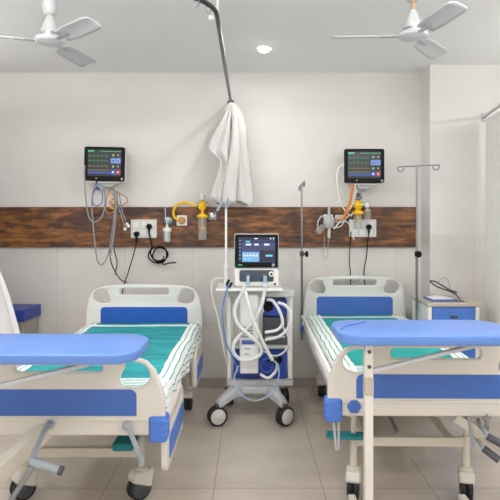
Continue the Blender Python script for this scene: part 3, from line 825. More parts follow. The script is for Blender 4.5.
    lead('lead_cable', 'offw', [(354, 184), (356, 192), (352, 205), (346, 214), (338, 224), (334, 229)], .0045, 4.6)
    lead('lead_cable', 'cable', [(355, 186), (360, 192), (362, 199)], .0045, 4.64)
    lead('lead_cable', 'offw', [(343, 220), (348, 223), (351, 228), (354, 240)], .004, 4.6)
    lead('lead_cable', 'offw', [(333, 228), (341, 226), (347, 217), (353, 214)], .004, 4.61)

def plug_socket(name, label, px0, px1, py0, py1, plugs, mods, grp=None, cat='socket'):
    y = WALL-.036; A, B = P(px0, py1, y), P(px1, py0, y)
    t = thing(name, label, cat, ((A.x+B.x)/2, y, A.z), grp)
    plate('face_plate', rrect(A.x, B.x, A.z, B.z, .008), [], .014, 'offw', t, lambda u, v, w: Vector((u, y-.007-w, v)), .003)
    for (u, v, w, h) in mods:
        b = new(); X = A.x+(B.x-A.x)*u; Z = A.z+(B.z-A.z)*v; bx(b, X-w/2, X+w/2, y-.018, y-.013, Z-h/2, Z+h/2); mk('switch' if w < .035 else 'outlet', b, 'white', t, bevel=.002)
    return t

def power_cord(label, plug, pts, dd, r=.005, coil=None, grp='black mains cords'):
    y = WALL-.05; c = P(plug[0], plug[1], y)
    t = thing('mains_cable', label, 'cord', P(pts[-1][0], pts[-1][1], dd), grp)
    b = new(); lathe(b, [(.02, 0), (.024, .006), (.024, .022), (.018, .036), (.009, .042), (0, .043)], c+Vector((0, -.002, 0)), (0, -1, 0), 18); pl = mk('plug', b, 'black', t, smooth=True)
    b = new(); lathe(b, [(.011, 0), (.008, .035), (.006, .05)], c+Vector((0, -.02, -.015)), (0, 0, -1), 10); mk('strain_relief', b, 'black', pl, smooth=True)
    b = new(); tube(b, [c+Vector((0, -.022, -.05))] + [P(x, yy, dd + (e[0] if e else 0)) for x, yy, *e in pts], r, 8); mk('cable', b, 'black', t, smooth=True)
    return t

def wall_gear():
    G = 'white mains sockets on the wooden panel'
    mods = [(.2, .72, .05, .05), (.5, .72, .03, .045), (.8, .72, .045, .05), (.2, .28, .05, .045), (.5, .28, .05, .045), (.8, .28, .03, .045)]
    plug_socket('wall_socket', 'white mains socket plate below the monitor hung with grey and blue leads', 131, 157, 219.5, 238, 0, mods, G)
    power_cord('straight black mains cord hanging behind the bed with the royal blue headboard panel', (137, 234), [(136, 245), (132, 260), (127, 276), (124, 285), (121, 300)], 4.76)
    coil = [(150.5, 240), (152, 247)] + [(159 + (10-.16*k+1.6*math.sin(k*.9))*math.cos(a), 254.5 + (9-.12*k)*math.sin(a), -.012*k/40) for k, a in enumerate([PI*1.1 - i*PI/5 for i in range(26)])] + [(163, 264), (170, 263), (176, 262.5)]
    power_cord('black mains cord looped into a coil below the plug', (149.5, 226.5), coil, 4.8, .0062)
    plug_socket('wall_socket', 'white mains socket plate behind the yellow flowmeter and orange lead', 349, 376, 219.5, 237, 0, mods, G)
    power_cord('black mains cord hanging from the plug beside the glass suction bottle', (368.5, 227), [(368, 240), (366.5, 256), (364, 272), (365, 285), (366, 300)], 4.80)
    # a cord with no plug in view
    b = new(); tube(b, [P(351, 232, 4.8), P(350, 245, 4.8), P(349.5, 262, 4.8), P(350.5, 275, 4.81), P(350, 300, 4.82)], .0045, 8)
    tag(mk('mains_cable', b, 'black', smooth=True), 'thin black cord hanging from the socket plate behind the mid blue headboard', 'cord', 'black mains cords')
    b = new(); c = [P(349, 276, 4.82), P(352, 281, 4.82), P(358, 281, 4.82), P(362, 276, 4.82)]; tube(b, c, .004, 8)
    tag(mk('grey_cable', b, 'cable', smooth=True), 'short grey cable looping above the mid blue headboard', 'cable')
    # gas outlets
    y = WALL-.036
    def outlet(label, px, py, s, m, ring):
        c = P(px, py, y); t = thing('gas_outlet', label, 'gas outlet', c - Vector((0, 0, s/2)), 'gas outlets on the wooden panel')
        plate('face_plate', rrect(c.x-s/2, c.x+s/2, c.z-s/2, c.z+s/2, .008), [], .016, m, t, lambda u, v, w: Vector((u, y-.008-w, v)), .003)
        b = new(); lathe(b, [(.034, 0), (.034, .008), (.026, .012), (.024, .02), (.012, .022), (.012, .014), (0, .014)], c+Vector((0, -.016, 0)), (0, -1, 0), 24); mk('outlet_ring', b, ring, t, smooth=True)
        return t
    outlet('dark square gas outlet above the small clear jar', 168.5, 220.5, .085, 'dgrey', 'steel')
    outlet('white square gas outlet where the yellow hose plugs in', 182, 220.5, .09, 'white', 'tan')
    outlet('white square gas outlet behind the grey suction regulator', 328, 219, .08, 'white', 'silver')
    outlet('white square gas outlet at the end of the orange lead', 339, 219, .07, 'white', 'silver')
    outlet('grey square gas outlet below the knotted curtain', 212.5, 216, .07, 'silver', 'chrome')
    # small jar
    c = P(167, 235, 4.78)
    t = thing('suction_jar', 'small clear jar with white cap hanging under the dark gas outlet', 'jar', c-Vector((0, 0, .06)))
    b = new(); lathe(b, [(0, -.06), (.026, -.06), (.03, -.055), (.031, .03), (.028, .032), (.028, -.052), (0, -.054)], c, seg=22); mk('jar_body', b, 'clear', t, smooth=True)
    b = new(); lathe(b, [(.036, .03), (.038, .034), (.038, .056), (.028, .062), (.012, .066), (.012, .09), (0, .09)], c, seg=22); mk('jar_cap', b, 'white', t, smooth=True)
    b = new(); lathe(b, [(.008, -.05), (.012, -.04), (.006, .03)], c, seg=12); mk('dip_tube', b, 'white', t, smooth=True)
    b = new(); tube(b, [c+Vector((0, 0, .09)), c+Vector((0, .02, .12)), (c.x+.008, y-.03, P(0, 220.5, y).z)], .008, 10); mk('stem', b, 'silver', t, smooth=True)
    b = new(); tube(b, [c+Vector((.0, -.01, .07)), P(165.5, 215, 4.78), P(165, 206, 4.79)], .0035, 8, False); mk('needle_pipe', b, 'clear', t, smooth=True)
    # yellow flowmeters with humidifier bottle
    def flowmeter(label, pk, cap_y, b0, b1, bw, d, hose, clear, knob='white'):
        t = thing('flowmeter', label, 'flowmeter', P(pk[0], b1, d), 'yellow oxygen flowmeters'); c = P(pk[0], pk[1], d)
        b = new(); lathe(b, [(0, -.042), (.022, -.04), (.036, -.02), (.04, 0), (.036, .022), (.022, .038), (0, .041)], c, seg=22); mk('valve_body', b, 'yellow', t, smooth=True)
        b = new(); lathe(b, [(.01, .036), (.03, .05), (.028, .062), (.016, .075), (.024, .088), (.012, .1), (0, .1)], c, seg=16); mk('control_knob', b, knob, t, smooth=True)
        for s in (-1, 1):
            b = new(); lathe(b, [(.02, .03), (.02, .048), (.012, .05), (.012, .06), (0, .061)], c, (s, 0, .1), 14); mk('side_port', b, 'chrome', t, smooth=True)
        k = P(pk[0], cap_y, d)
        b = new(); lathe(b, [(.012, .02), (.012, c.z-k.z-.03), (.01, c.z-k.z-.02)], k, seg=16); mk('neck', b, 'yellow', t, smooth=True)
        b = new(); lathe(b, [(.012, .028), (.03, .024), (.036, .016), (.05, .012), (.052, 0), (.048, -.012), (.02, -.014)], k, seg=24); mk('bottle_cap', b, 'yellow', t, smooth=True)
        z0 = P(0, b1, d).z - k.z; r = bw*d/F/2
        b = new(); lathe(b, [(0, z0), (r*.9, z0), (r, z0+.008), (r, -.014), (r-.003, -.014), (r-.003, z0+.01), (0, z0+.004)], k, seg=24); mk('bottle', b, clear, t, smooth=True)
        b = new(); lathe(b, [(.006, -.014), (.007, z0*.4), (.02, z0*.45), (.024, z0*.55), (.008, z0*.6), (0, z0*.6)], k, seg=14); mk('diffuser_stem', b, 'yellow', t, smooth=True)
        if hose:
            b = new(); tube(b, [P(x, yy, dd) for x, yy, dd in hose], .0115, 12, True, 8); mk('hose', b, 'yellow', t, smooth=True)
    flowmeter('yellow flowmeter with humidifier bottle and curved yellow hose, near the knotted curtain', (202.5, 205.5), 216.5, 220, 240, 9, 4.77,
              [(198, 206.5, 4.77), (192, 204.5, 4.77), (184, 202.5, 4.77), (177, 205, 4.77), (173.5, 211, 4.78), (174.5, 217, 4.80), (178.5, 220, 4.81), (182, 220.5, 4.83)], 'smoky')
    flowmeter('yellow flowmeter with a cloudy bottle, in front of the socket plate under the monitor', (358, 205), 213, 216, 229, 8, 4.74,
              None, 'smoky', 'steel')
    # bottle with round gauge
    c = P(367.5, 217, 4.74)
    t = thing('suction_bottle', 'clear suction bottle with round dial gauge beside the black plug', 'bottle', c-Vector((0, 0, .035)))
    b = new(); lathe(b, [(0, -.04), (.026, -.04), (.03, -.03), (.03, .035), (.02, .045), (0, .045)], c, seg=20); mk('bottle_body', b, 'smoky', t, smooth=True)
    b = new(); lathe(b, [(.026, .045), (.026, .065), (.01, .07), (.008, .085), (0, .085)], c, seg=18); mk('bottle_cap', b, 'laminate', t, smooth=True)
    b = new(); g = P(367, 204.5, 4.74); lathe(b, [(0, -.012), (.026, -.012), (.03, -.008), (.03, .008), (.024, .012), (.024, .008), (0, .008)], g, (0, -1, 0), 24); mk('gauge', b, 'silver', t, smooth=True)
    b = new(); tube(b, [g-Vector((0, 0, .02)), c+Vector((0, 0, .08))], .005, 8, False); mk('gauge_stem', b, 'steel', t)
    b = new(); lathe(b, [(.021, .009), (.021, .0105), (0, .0105)], g, (0, -1, 0), 20); mk('dial_face', b, 'paper', t)
    # grey suction regulator with hose
    c = P(329, 222, 4.75)
    t = thing('suction_regulator', 'grey suction regulator with canister and looped clear hose, beside the drip stand hook', 'regulator', c-Vector((0, 0, .09)))
    b = new(); lathe(b, [(0, -.05), (.03, -.05), (.045, -.035), (.05, 0), (.045, .035), (.03, .045), (0, .046)], c, seg=24); mk('regulator_body', b, 'silver', t, smooth=True)
    b = new(); lathe(b, [(.012, .04), (.012, .1), (.009, .14), (0, .14)], c, seg=14); mk('control_stem', b, 'silver', t, smooth=True)
    b = new(); lathe(b, [(.01, -.14), (.014, -.12), (.012, -.045)], c, seg=12); mk('outlet_tube', b, 'offw', t, smooth=True)
    b = new(); lathe(b, [(.034, -.02), (.04, -.01), (.04, .03), (0, .032)], c, (0, -1, .15), 22); mk('gauge', b, 'offw', t, smooth=True)
    b = new(); a = P(316.5, 233, 4.75); e = P(324, 226, 4.75); u = (e-a); lathe(b, [(0, 0), (.024, .004), (.03, .015), (.03, u.length), (.02, u.length+.008), (0, u.length+.008)], a, u, 18); mk('canister', b, 'smoky', t, smooth=True)
    b = new(); tube(b, [P(318, 230, 4.74), P(318, 222, 4.74), P(322, 216, 4.74), P(327, 218, 4.73)], .006, 10); mk('canister_hose', b, 'clear', t, smooth=True)
    b = new(); tube(b, [P(329, 233, 4.74), P(328, 245, 4.75), P(327, 255, 4.76), P(325, 259, 4.77), P(323.5, 254, 4.78), P(325, 236, 4.78)], .006, 10); mk('drain_hose', b, 'smoky', t, smooth=True)
    b = new(); tube(b, [c, (c.x-.008, WALL-.05, P(0, 219, 4.83).z)], .012, 12, False); mk('wall_stem', b, 'silver', t)

# ------------------------------------------------------------------ drip stands
def drip_stands():
    def build(label, px, d, top_py, arms, zb, knob):
        b0 = P(px, 300, d); x = b0.x; zt = P(px, top_py, d).z
        t = thing('drip_stand', label, 'drip stand', (x, d, zb), 'steel drip stands at the bed head')
        kz = P(0, 254, d).z
        b = new(); lathe(b, [(.0105, zb), (.0105, kz)], (x, d, 0), seg=14); mk('pole', b, 'darksteel', t, smooth=True)
        b = new(); lathe(b, [(.0075, kz), (.0075, zt)], (x, d, 0), seg=12); mk('inner_pole', b, 'steel', t, smooth=True)
        b = new(); lathe(b, [(.015, -.02), (.018, -.015), (.018, .02), (.012, .024)], (x, d, kz), seg=16); k = mk('clamp_collar', b, 'dgrey', t, smooth=True)
        b = new(); c = Vector((x, d, kz)); kd = Vector(knob)
        lathe(b, [(.008, .012), (.008, .03), (.024, .032), (.028, .044), (.022, .054), (0, .056)], c, kd, 10); mk('clamp_knob', b, 'black', k, smooth=True)
        for u in arms:
            u = Vector(u); e = Vector((x, d, zt)) + u
            b = new(); n = u.normalized()
            tube(b, [Vector((x, d, zt)), e, e+n*.012+Vector((0, 0, -.012)), e+n*.006+Vector((0, 0, -.032)), e-n*.018+Vector((0, 0, -.038)), e-n*.034+Vector((0, 0, -.022)), e-n*.034+Vector((0, 0, -.008))], .0055, 8, True, 4)
            mk('hook', b, 'steel', t, smooth=True)
    build('tall steel drip stand with two wide hooks, between the mid blue bed and the locker', 416.8, 4.38, 166, [(-.14, 0, -.008), (.165, 0, .008)], .462, (0, -1, 0))
    build('slim steel drip stand with a narrow hook, at the headboard corner nearest the ventilator', 301.8, 4.67, 184.5, [(.012, -.10, .02), (-.012, .10, -.01)], .462, (1, -.2, 0))

# ------------------------------------------------------------------ locker, papers, bench
def locker():
    x0, x1, y0, y1, z = 1.352, 1.742, 4.17, 4.58, .85
    t = thing('bedside_locker', 'white bedside locker with blue drawer and beige top beside the pier', 'locker', ((x0+x1)/2, (y0+y1)/2, 0))
    b = new(); bx(b, x0, x1, y0+.02, y1, .08, z-.03); mk('carcass', b, 'cabinet', t, bevel=.004)
    fr = lambda u, v, w: Vector((u, (y0+y1)/2+v, z-.015+w))
    b = new(); bx(b, x0-.01, x1+.01, y0-.005, y1+.02, z-.03, z); mk('top', b, 'laminate', t, bevel=.006)
    b = new()
    for x in (x0, x1-.03): bx(b, x, x+.03, y0, y0+.022, .06, z-.031)
    mk('corner_post', b, 'cabinet', t, bevel=.006)
    b = new(); bx(b, x0+.034, x1-.034, y0+.002, y0+.022, z-.19, z-.036); dr = mk('drawer', b, 'cabblue', t, bevel=.004)
    b = new(); bx(b, (x0+x1)/2-.03, (x0+x1)/2+.03, y0-.004, y0+.004, z-.118, z-.098); mk('handle', b, 'dgrey', dr, bevel=.004)
    b = new(); bx(b, x0+.034, x1-.034, y0+.002, y0+.022, .1, z-.2); do = mk('door', b, 'cabblue', t, bevel=.004)
    b = new(); bx(b, x0+.06, x0+.08, y0-.004, y0+.004, .38, .46); mk('handle', b, 'dgrey', do, bevel=.003)
    for x in (x0+.04, x1-.04):
        for y in (y0+.05, y1-.05):
            b = new(); lathe(b, [(.015, .04), (.015, .082)], (x, y, 0), seg=10); c = mk('caster', b, 'dgrey', t); wheel(c, 'caster_wheel', (x, y, .028), (1, 0, 0), .028, .02, 'dgrey')
    b = new(); bx(b, 1.40, 1.60, 4.235, 4.44, z+.0005, z+.013); f = mk('file_folder', b, 'folder', None, bevel=.003); f.rotation_euler.z = .06
    tag(f, 'blue file folder lying on the beige locker top', 'folder')
    b = new(); g = []
    for i in range(9):
        g.append([b.verts.new((1.41+.17*i/8, 4.25+.17*j/8, z+.0148+.012*math.sin(i/8*PI)*(j/8))) for j in range(9)])
    for A, B in zip(g, g[1:]):
        for k in range(8): b.faces.new((A[k], A[k+1], B[k+1], B[k]))
    p = mk('paper_sheets', b, 'paper', None, smooth=True); s = p.modifiers.new('thick', 'SOLIDIFY'); s.thickness = .002; s.offset = 1
    tag(p, 'white curling papers lying on the blue folder on the locker', 'papers')
    t = thing('stethoscope', 'dark tubed stethoscope looped over the papers on the locker', 'stethoscope', (1.56, 4.35, z))
    d = 4.3
    b = new(); tube(b, [P(456, 294.5, d), P(449, 291, d), P(438, 287, d+.02), P(431, 282.5, d+.02), P(430.5, 281, d+.02), P(435, 281.5, d+.01), P(443, 286, d), P(450, 290, d-.02), P(457, 292.5, d-.02)], .0065, 10); mk('tubing', b, 'dgrey', t, smooth=True)
    b = new(); tube(b, [P(438, 282, d), P(441, 278.5, d), P(446, 278.5, d), P(449, 283, d), P(449.5, 290, d)], .0028, 8); mk('headset', b, 'steel', t, smooth=True)
    b = new(); lathe(b, [(0, 0), (.022, 0), (.024, .008), (.012, .014), (0, .015)], (1.62, 4.22, z+.001), seg=20); mk('chest_piece', b, 'steel', t, smooth=True)
    b = new(); tube(b, [P(456, 294.5, d), (1.615, 4.24, z+.02), (1.62, 4.22, z+.012)], .005, 8); mk('chest_tube', b, 'dgrey', t, smooth=True)

def bench():
    x1 = -1.84
    t = thing('padded_bench', 'navy blue padded bench against the wall behind the slanting white curtain', 'bench', (x1-.3, 4.66, 0))
    b = new(); bx(b, x1-.6, x1, 4.48, 4.845, .65, .745); mk('cushion', b, 'navy', t, bevel=.008, seg=3)
    b = new(); bx(b, x1-.57, x1-.03, 4.52, 4.845, .1, .648); mk('base_cabinet', b, 'stool', t, bevel=.005)
    for x in (x1-.54, x1-.06):
        for y in (4.55, 4.8):
            b = new(); lathe(b, [(.018, 0), (.018, .1)], (x, y, 0), seg=10); mk('leg', b, 'dgrey', t)

# ------------------------------------------------------------------ ventilator and its trolley
def ventilator():
    t = thing('ventilator_trolley', 'white wheeled trolley carrying the ventilator between the two beds', 'trolley', (.05, 4.12, 0))
    # base: two splayed front arms, two rear arms
    C = Vector((.045, 4.16, .27))
    front = [(-.235, 3.95), (.25, 3.95)]; rear = [(-.17, 4.42), (.27, 4.42)]
    b = new(); bx(b, -.11, .22, 4.05, 4.34, .185, .25); hub = mk('base', b, 'silver', t, bevel=.02, seg=3)
    for (x, y), f in [(p, 1) for p in front] + [(p, 0) for p in rear]:
        s = -1 if x < .04 else 1
        b = new()
        sec = [(Vector((C.x+s*.09, 4.12 if f else 4.3, .225)), .05, .045), (Vector((x*.62+C.x*.38, (y*.55+4.15*.45), .215)), .04, .04), (Vector((x*.9+C.x*.1, y*.9+4.15*.1, .17)), .034, .03), (Vector((x, y, .15)), .032, .022)]
        prev = None
        dirv = (Vector((x, y, 0))-Vector((C.x+s*.06, 4.12 if f else 4.3, 0))).normalized(); side = Vector((-dirv.y, dirv.x, 0))
        for p, w, h in sec:
            r = [b.verts.new(p+side*w*i+Vector((0, 0, h*j))) for i, j in ((-1, -1), (1, -1), (1, .6), (.6, 1), (-.6, 1), (-1, .6))]
            if prev:
                for k in range(6): b.faces.new((prev[k], prev[(k+1) % 6], r[(k+1) % 6], r[k]))
            else: b.faces.new(r[::-1])
            prev = r
        b.faces.new(prev)
        arm = mk('base_arm', b, 'silver', t, bevel=.008)
        b = new(); lathe(b, [(.022, .125), (.024, .15), (.02, .155)], (x, y, 0), seg=14); 
        v = bx(b, x-.012, x+.03*0+.012, y-.02, y+.03, .07, .13)
        mk('caster_stem', b, 'dgrey', arm, bevel=.003)
        a = math.radians(16 if x < 0 else 38)
        ax = Vector((math.sin(a)*(-.6 if x < 0 else 1), -math.cos(a), 0)) if f else Vector((1, .2, 0))
        if f and x < 0: ax = Vector((.32, -.95, 0))
        if f and x > 0: ax = Vector((.62, -.78, 0))
        for o_ in (-1, 1):
            wheel(arm, 'caster_wheel', Vector((x, y, .07))+ax.normalized()*(.018*o_), ax, .07, .026, 'offw')
    # uprights
    for x, w, y in ((-.155, .034, 4.12), (.30, .034, 4.12), (-.14, .03, 4.36), (.29, .03, 4.36)):
        b = new(); bx(b, x-w/2, x+w/2, y-.018, y+.018, .24, .955); mk('upright', b, 'white', t, bevel=.006)
    b = new(); bx(b, -.245, .235, 3.93, 4.3, .965, .985); mk('top_shelf', b, 'white', t, bevel=.006)
    b = new(); bx(b, -.16, .325, 4.0, 4.4, .915, .962); mk('shelf_rim', b, 'silver', t, bevel=.006)
    b = new(); bx(b, -.14, .29, 4.06, 4.4, .525, .548); mk('mid_shelf', b, 'silver', t, bevel=.004)
    b = new(); bx(b, -.16, .32, 4.06, 4.4, .25, .295); mk('lower_tray', b, 'silver', t, bevel=.006)
    # blue compressor and grey box on the shelves
    b = new(); bx(b, -.125, .275, 4.10, 4.38, .2965, .522)
    c = thing('compressor', 'royal blue compressor box on the lowest tray of the ventilator trolley', 'compressor', (.075, 4.24, .2965))
    mk('casing', b, 'bin', c, bevel=.008)
    b = new(); bx(b, -.02, .2, 4.094, 4.101, .33, .36); mk('vent_slot', b, 'navy', c, bevel=.002)
    b = new(); lathe(b, [(.03, 0), (.03, .012), (.022, .016), (0, .016)], (.21, 4.1, .44), (0, -1, 0), 20); mk('outlet_port', b, 'black', c, smooth=True)
    c = thing('power_unit', 'grey box with blue top on the middle shelf of the ventilator trolley', 'power unit', (.19, 4.22, .549))
    b = new(); bx(b, .10, .277, 4.1, 4.36, .5495, .75); mk('casing', b, 'dgrey', c, bevel=.006)
    b = new(); bx(b, .11, .277, 4.12, 4.36, .7505, .88); mk('blue_module', b, 'bin', c, bevel=.012)
    b = new(); bx(b, .115, .262, 4.096, 4.102, .6, .612); mk('front_groove', b, 'silver', c)
    b = new(); lathe(b, [(.034, 0), (.036, .02), (.028, .03), (.0, .03)], (.135, 4.12, .83), (0, -1, 0), 18); mk('filter_cap', b, 'black', c, smooth=True)
    # white column unit with printed panel in front
    c = thing('humidifier_column', 'tall white panel unit with small printed labels hung on the trolley front', 'medical unit', (-.01, 4.0, .36))
    b = new(); bx(b, -.075, .062, 3.985, 4.055, .36, .94); mk('casing', b, 'white', c, bevel=.012, seg=3)
    for i in range(4):
        b = new(); bx(b, -.068, .02, 3.981, 3.986, .625+.022*i, .637+.022*i); mk('vent_slot', b, 'grey', c, bevel=.001)
    b = new(); bx(b, -.06, .035, 3.981, 3.986, .575, .605); mk('label_strip', b, 'folder', c)
    b = new(); bx(b, .012, .035, 3.98, 3.985, .598, .612); mk('label_tab', b, 'yellow', c)
    b = new(); bx(b, -.058, .04, 3.981, 3.986, .42, .565); mk('label_card', b, 'paper', c)
    for i, (u, v) in enumerate(((-.045, .54), (-.045, .5), (-.045, .46))):
        b = new(); bx(b, u, u+.05-.01*i, 3.979, 3.982, v, v+.008); mk('label_line', b, 'grey', c)

    # ventilator body
    v = thing('ventilator', 'ventilator with lit blue touch screen standing on the white trolley', 'ventilator', (.05, 4.1, .985))
    d = 4.03; A, B = P(235, 267.5, d), P(278, 234.5, d); w, h = B.x-A.x, B.z-A.z; cx, zc = (A.x+B.x)/2, (A.z+B.z)/2
    fp = lambda u, vv, ww: Vector((cx+u, d-ww, zc+vv)); fr = lambda u, vv, ww: Vector((cx+u*w/2, d-ww, zc+vv*h/2))
    z_b = .9865
    plate('screen_housing', rrect(-w/2-.006, w/2+.006, -h/2-.006, h/2+.006, .014), [], .05, 'silver', v, lambda u, vv, ww: fp(u, vv, ww-.028), .006)
    plate('bezel', rrect(-w/2, w/2, -h/2, h/2, .012), [], .012, 'black', v, lambda u, vv, ww: fp(u, vv, ww), .003)
    b = new(); bx(b, cx-w/2-.004, cx+w/2+.006, d+.005, d+.25, z_b, A.z-.006); body = mk('body', b, 'white', v, bevel=.012, seg=3)
    b = new(); bx(b, cx-w/2+.03, cx+w/2-.03, d+.05, d+.2, A.z-.006, B.z-.02); mk('rear_case', b, 'white', v, bevel=.012)
    zz = (z_b + A.z)/2 + .012
    plate('port_panel', rrect(cx-.125, cx+.125, zz-.045, zz+.04, .014), [], .014, 'bluegrey', v, lambda u, vv, ww: Vector((u, d+.003-ww, vv)), .004)
    ports = [(-.062, zz-.005), (.062, zz-.008)]
    for i, (u, z) in enumerate(ports):
        b = new(); lathe(b, [(.03, 0), (.03, .012), (.02, .016), (.019, .035), (0, .035)], (cx+u, d-.002, z), (0, -1, 0), 20); mk('breathing_port', b, 'dgrey', v, smooth=True)
        b = new(); tube(b, [(cx+u, d-.035, z), (cx+u, d-.052, z-.012), (cx+u, d-.055, z-.055)], .014, 12, True, 4); mk('port_elbow', b, 'hosepale', v, smooth=True)
    b = new(); lathe(b, [(.019, 0), (.019, .014), (.012, .018), (0, .018)], (cx+.108, d-.002, zz+.012), (0, -1, 0), 18); k = mk('selector_knob', b, 'white', v, smooth=True)
    b = new(); lathe(b, [(.009, .0181), (.009, .021), (0, .021)], (cx+.108, d-.002, zz+.012), (0, -1, 0), 12); mk('knob_cap', b, 'black', k)
    b = new(); lathe(b, [(.008, 0), (.008, .004), (0, .005)], (cx+.135, d+.004, z_b+.02), (0, -1, 0), 12); mk('side_button', b, 'black', v)
    sc = screen_rect(v, 'screen', 'scr_bg', fr, -.84, .86, -.68, .84, .0085); z1 = .0105
    q = lambda n, m, *a: screen_rect(sc, n, m, fr, *a, z1)
    q('side_strip', 'scr_dark', -.84, -.68, -.68, .84); q('top_bar', 'scr_dark', -.68, .86, .68, .84)
    q('pressure_band', 'scr_plum', -.66, .84, .12, .24); q('reading_band', 'scr_dark', -.66, .84, .52, .62)
    q('control_area', 'scr_sky', -.66, .12, -.64, -.06); q('dark_area', 'scr_dark', .16, .84, -.64, .06)
    z1 = .0125
    for u0, u1, vv in ((-.5, -.25, .34), (-.1, .1, .34), (.35, .6, .34)): q('readout', 'scr_white', u0, u1, vv, vv+.11)
    q('readout', 'scr_cyan', -.5, -.3, .53, .61); q('readout', 'scr_cyan', .42, .74, -.34, -.22); q('readout', 'scr_white', -.1, .05, .72, .79)
    for i in range(5): q('setting_tile', 'scr_white', -.6+.14*i, -.52+.14*i, -.32, -.2)
    q('setting_tile', 'scr_cyan', -.6, -.46, -.55, -.42); q('setting_tile', 'scr_cyan', -.4, -.3, -.55, -.42)
    for i in range(6): q('menu_icon', 'scr_tile', -.8, -.73, .6-.22*i, .68-.22*i)
    for u in (.62, .76): q('status_icon', 'scr_white', u, u+.06, .72, .8)
    screen_rect(v, 'status_lamp', 'scr_green', fr, -.86, -.66, -.88, -.8, .008)
    b = new(); lathe(b, [(.012, 0), (.012, .004), (0, .005)], fr(.78, -.84, .005), (0, -1, 0), 16); mk('home_button', b, 'grey', v)

    # hose support pole
    s = thing('hose_support_pole', 'thin white pole with grey clip rising from the trolley in front of the wood panel', 'pole', P(226, 290, 4.05))
    x = P(226, 290, 4.05).x; y = 4.05
    b = new(); lathe(b, [(.0085, .9865), (.0085, 1.57)], (x, y, 0), seg=12); mk('pole', b, 'white', s, smooth=True)
    b = new(); lathe(b, [(.012, 1.12), (.017, 1.125), (.017, 1.15), (.012, 1.155)], (x, y, 0), seg=14); mk('collar', b, 'white', s, smooth=True)
    b = new(); lathe(b, [(.018, .9865), (.018, 1.05), (.013, 1.12)], (x, y, 0), seg=14); mk('lower_sleeve', b, 'offw', s, smooth=True)
    b = new(); tube(b, [(x, y, 1.56), (x-.01, y-.01, 1.6), (x-.03, y-.01, 1.6), (x-.065, y, 1.545)], .011, 10, True, 4); tube(b, [(x-.004, y, 1.57), (x+.02, y, 1.6), (x+.012, y, 1.64)], .008, 8, True, 4); mk('hose_clip', b, 'grey', s, smooth=True)
    # hoses
    def hose(label, m, r, pts, cat='hose', grp=None, dd=3.93, n=7, ribs=True):
        b = new(); pp = [P(a, c, dd+(e[0] if e else 0)) for a, c, *e in pts]
        tube(b, pp, r, 10, True, n)
        nm = 'breathing_hose' if r > .01 else 'thin_tube'
        return tag(mk(nm, b, m, smooth=True), label, cat, grp)
    K = lambda L: [(220+a[0]/5, 280+a[1]/5, *(a[2:])) for a in L]
    G = 'white breathing hoses on the trolley front'
    hose('thick white breathing hose hanging in a big figure eight loop on the trolley front', 'hose', .0135, K([(122, 25, .0), (112, 60), (85, 110), (72, 160, -.01), (90, 220, -.02), (140, 270, -.03), (195, 320, -.03), (205, 365, -.02), (165, 395, -.01), (110, 400), (72, 370), (66, 330), (90, 285), (140, 240, .01), (180, 190, .015), (208, 120, .015), (222, 60, .015), (224, 20, .0)]), grp=G)
    hose('thick white breathing hose slanting down from the port to the dark coil', 'hose', .0125, K([(126, 55, -.028), (140, 110, -.045), (165, 200, -.055), (205, 290, -.055), (245, 370, -.03), (262, 400, -.02)]), grp=G)
    hose('white hose arching over the grey power unit, outer of the two', 'hose', .0115, K([(290, 112, .06), (330, 130, .05), (352, 170, .05), (345, 230, .05), (300, 280, .05), (225, 300, .04)]), grp=G)
    hose('white hose arching over the grey power unit, inner of the two', 'hose', .0112, K([(236, 98, .07), (265, 105, .05), (300, 160, .05), (312, 215, .05), (285, 250, .05), (225, 262, .04)]), grp=G)
    hose('white hose hanging lowest across the middle shelf edge', 'offw', .0065, K([(318, 215, .055), (318, 240, .055), (345, 300, .055), (325, 355, .055), (275, 380, .05), (215, 355, .03)]), cat='tube')
    cc = [(235+38*math.cos(a)*(1-.012*k), 428+38*math.sin(a)*(1-.01*k), -.002*k) for k, a in enumerate([i*PI/5 for i in range(22)])]
    hose('coil of dark blue tube hanging below the white hoses', 'bcable', .006, K([(270, 395, .01)] + cc), cat='tube', dd=4.0)
    hose('white hose ring hanging behind the dark blue coil', 'hose', .0115, K([(200, 470, .05), (240, 490, .05), (275, 460, .05), (285, 420, .05), (270, 398, .05)]), grp=G)
    cl = thing('hose_clamp', 'black clamp gripping the coil below the white hoses', 'clamp', P(273, 362, 3.96))
    b = new(); tube(b, K_pts(K([(235, 405), (255, 400), (280, 398), (295, 415)]), 3.955), .008, 8); mk('jaw', b, 'black', cl, smooth=True)
    b = new(); tube(b, K_pts(K([(250, 420), (268, 400), (288, 385)]), 3.955), .009, 8); mk('lever', b, 'dcable', cl, smooth=True)
    Q = lambda L: [(200+a[0]/4.1667, 320+a[1]/4.1667, *(a[2:])) for a in L]
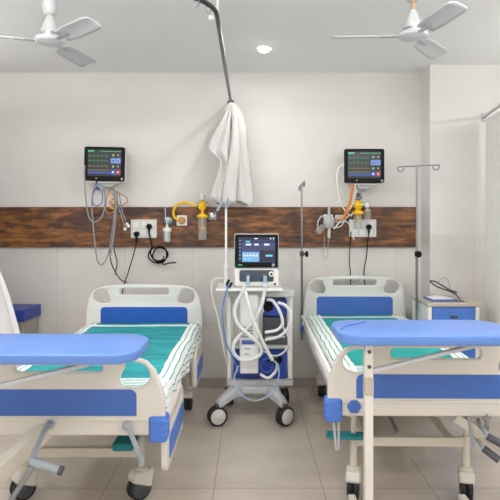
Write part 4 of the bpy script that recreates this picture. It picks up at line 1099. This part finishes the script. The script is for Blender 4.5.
    hose('long blue tube falling beside the trolley from the pole foot', 'hoseblue', .0055, [(229.5, 283, .05), (227.5, 288, -.02), (224, 300, -.02), (222.5, 316, -.02), (226, 342, -.02), (233, 358, 0), (238, 372, .05)], cat='tube')
    hose('pale blue tube drooping in a wide loop below the trolley base', 'hosepale', .0055, Q([(160, 190, .05), (143, 240, .0), (155, 290, -.02), (185, 322, -.03), (225, 335, -.03), (270, 325, -.03), (310, 285, -.03), (328, 235, -.02), (325, 190, .0), (300, 165, .02)]), cat='tube')
    hose('slack grey tube curving down beside the pole foot', 'offw', .0065, [(224, 278, .1), (216, 278.5, .1), (211.5, 283, .1), (211.5, 292, .1), (214.5, 306, .1), (218, 318, .1), (222, 340, .1), (226, 360, .12)], cat='tube')
    b = new(); tube(b, [P(229, 280, 4.0), P(227, 284, 3.98), P(229, 287, 3.98), P(232, 283, 4.0)], .009, 8); tag(mk('tube_clip', b, 'black', smooth=True), 'small black clip at the pole foot holding the blue tube', 'clip')

def K_pts(L, d): return [P(a[0], a[1], d) for a in L]

# ------------------------------------------------------------------ build
DOWN_W = 5; FILL_PANEL_W = 14; WORLD = 1.2
setting(); beds(); tables(); fans(); downlight(); fill_tube_lights(); fill_pendants(); curtain_rail(); gathered_curtain(); side_curtains()
monitors(); wall_gear(); drip_stands(); locker(); bench(); ventilator()

w = bpy.data.worlds.new('World'); S.world = w; w.use_nodes = True
w.node_tree.nodes['Background'].inputs[0].default_value = (1, .985, .965, 1); w.node_tree.nodes['Background'].inputs[1].default_value = WORLD

cam = bpy.data.cameras.new('Camera'); co = bpy.data.objects.new('Camera', cam); COL.objects.link(co)
co.location = (0, 0, H); co.rotation_euler = (PI/2, 0, 0)
cam.sensor_width = 36; cam.lens = F/500*36; cam.shift_y = -(250-CY)/500; cam.clip_start = .05
S.camera = co
vs = S.view_settings; S.display_settings.display_device = 'sRGB'
vs.view_transform = 'Standard'; vs.look = 'None'; vs.gamma = 1; vs.use_curve_mapping = False; vs.exposure = .12
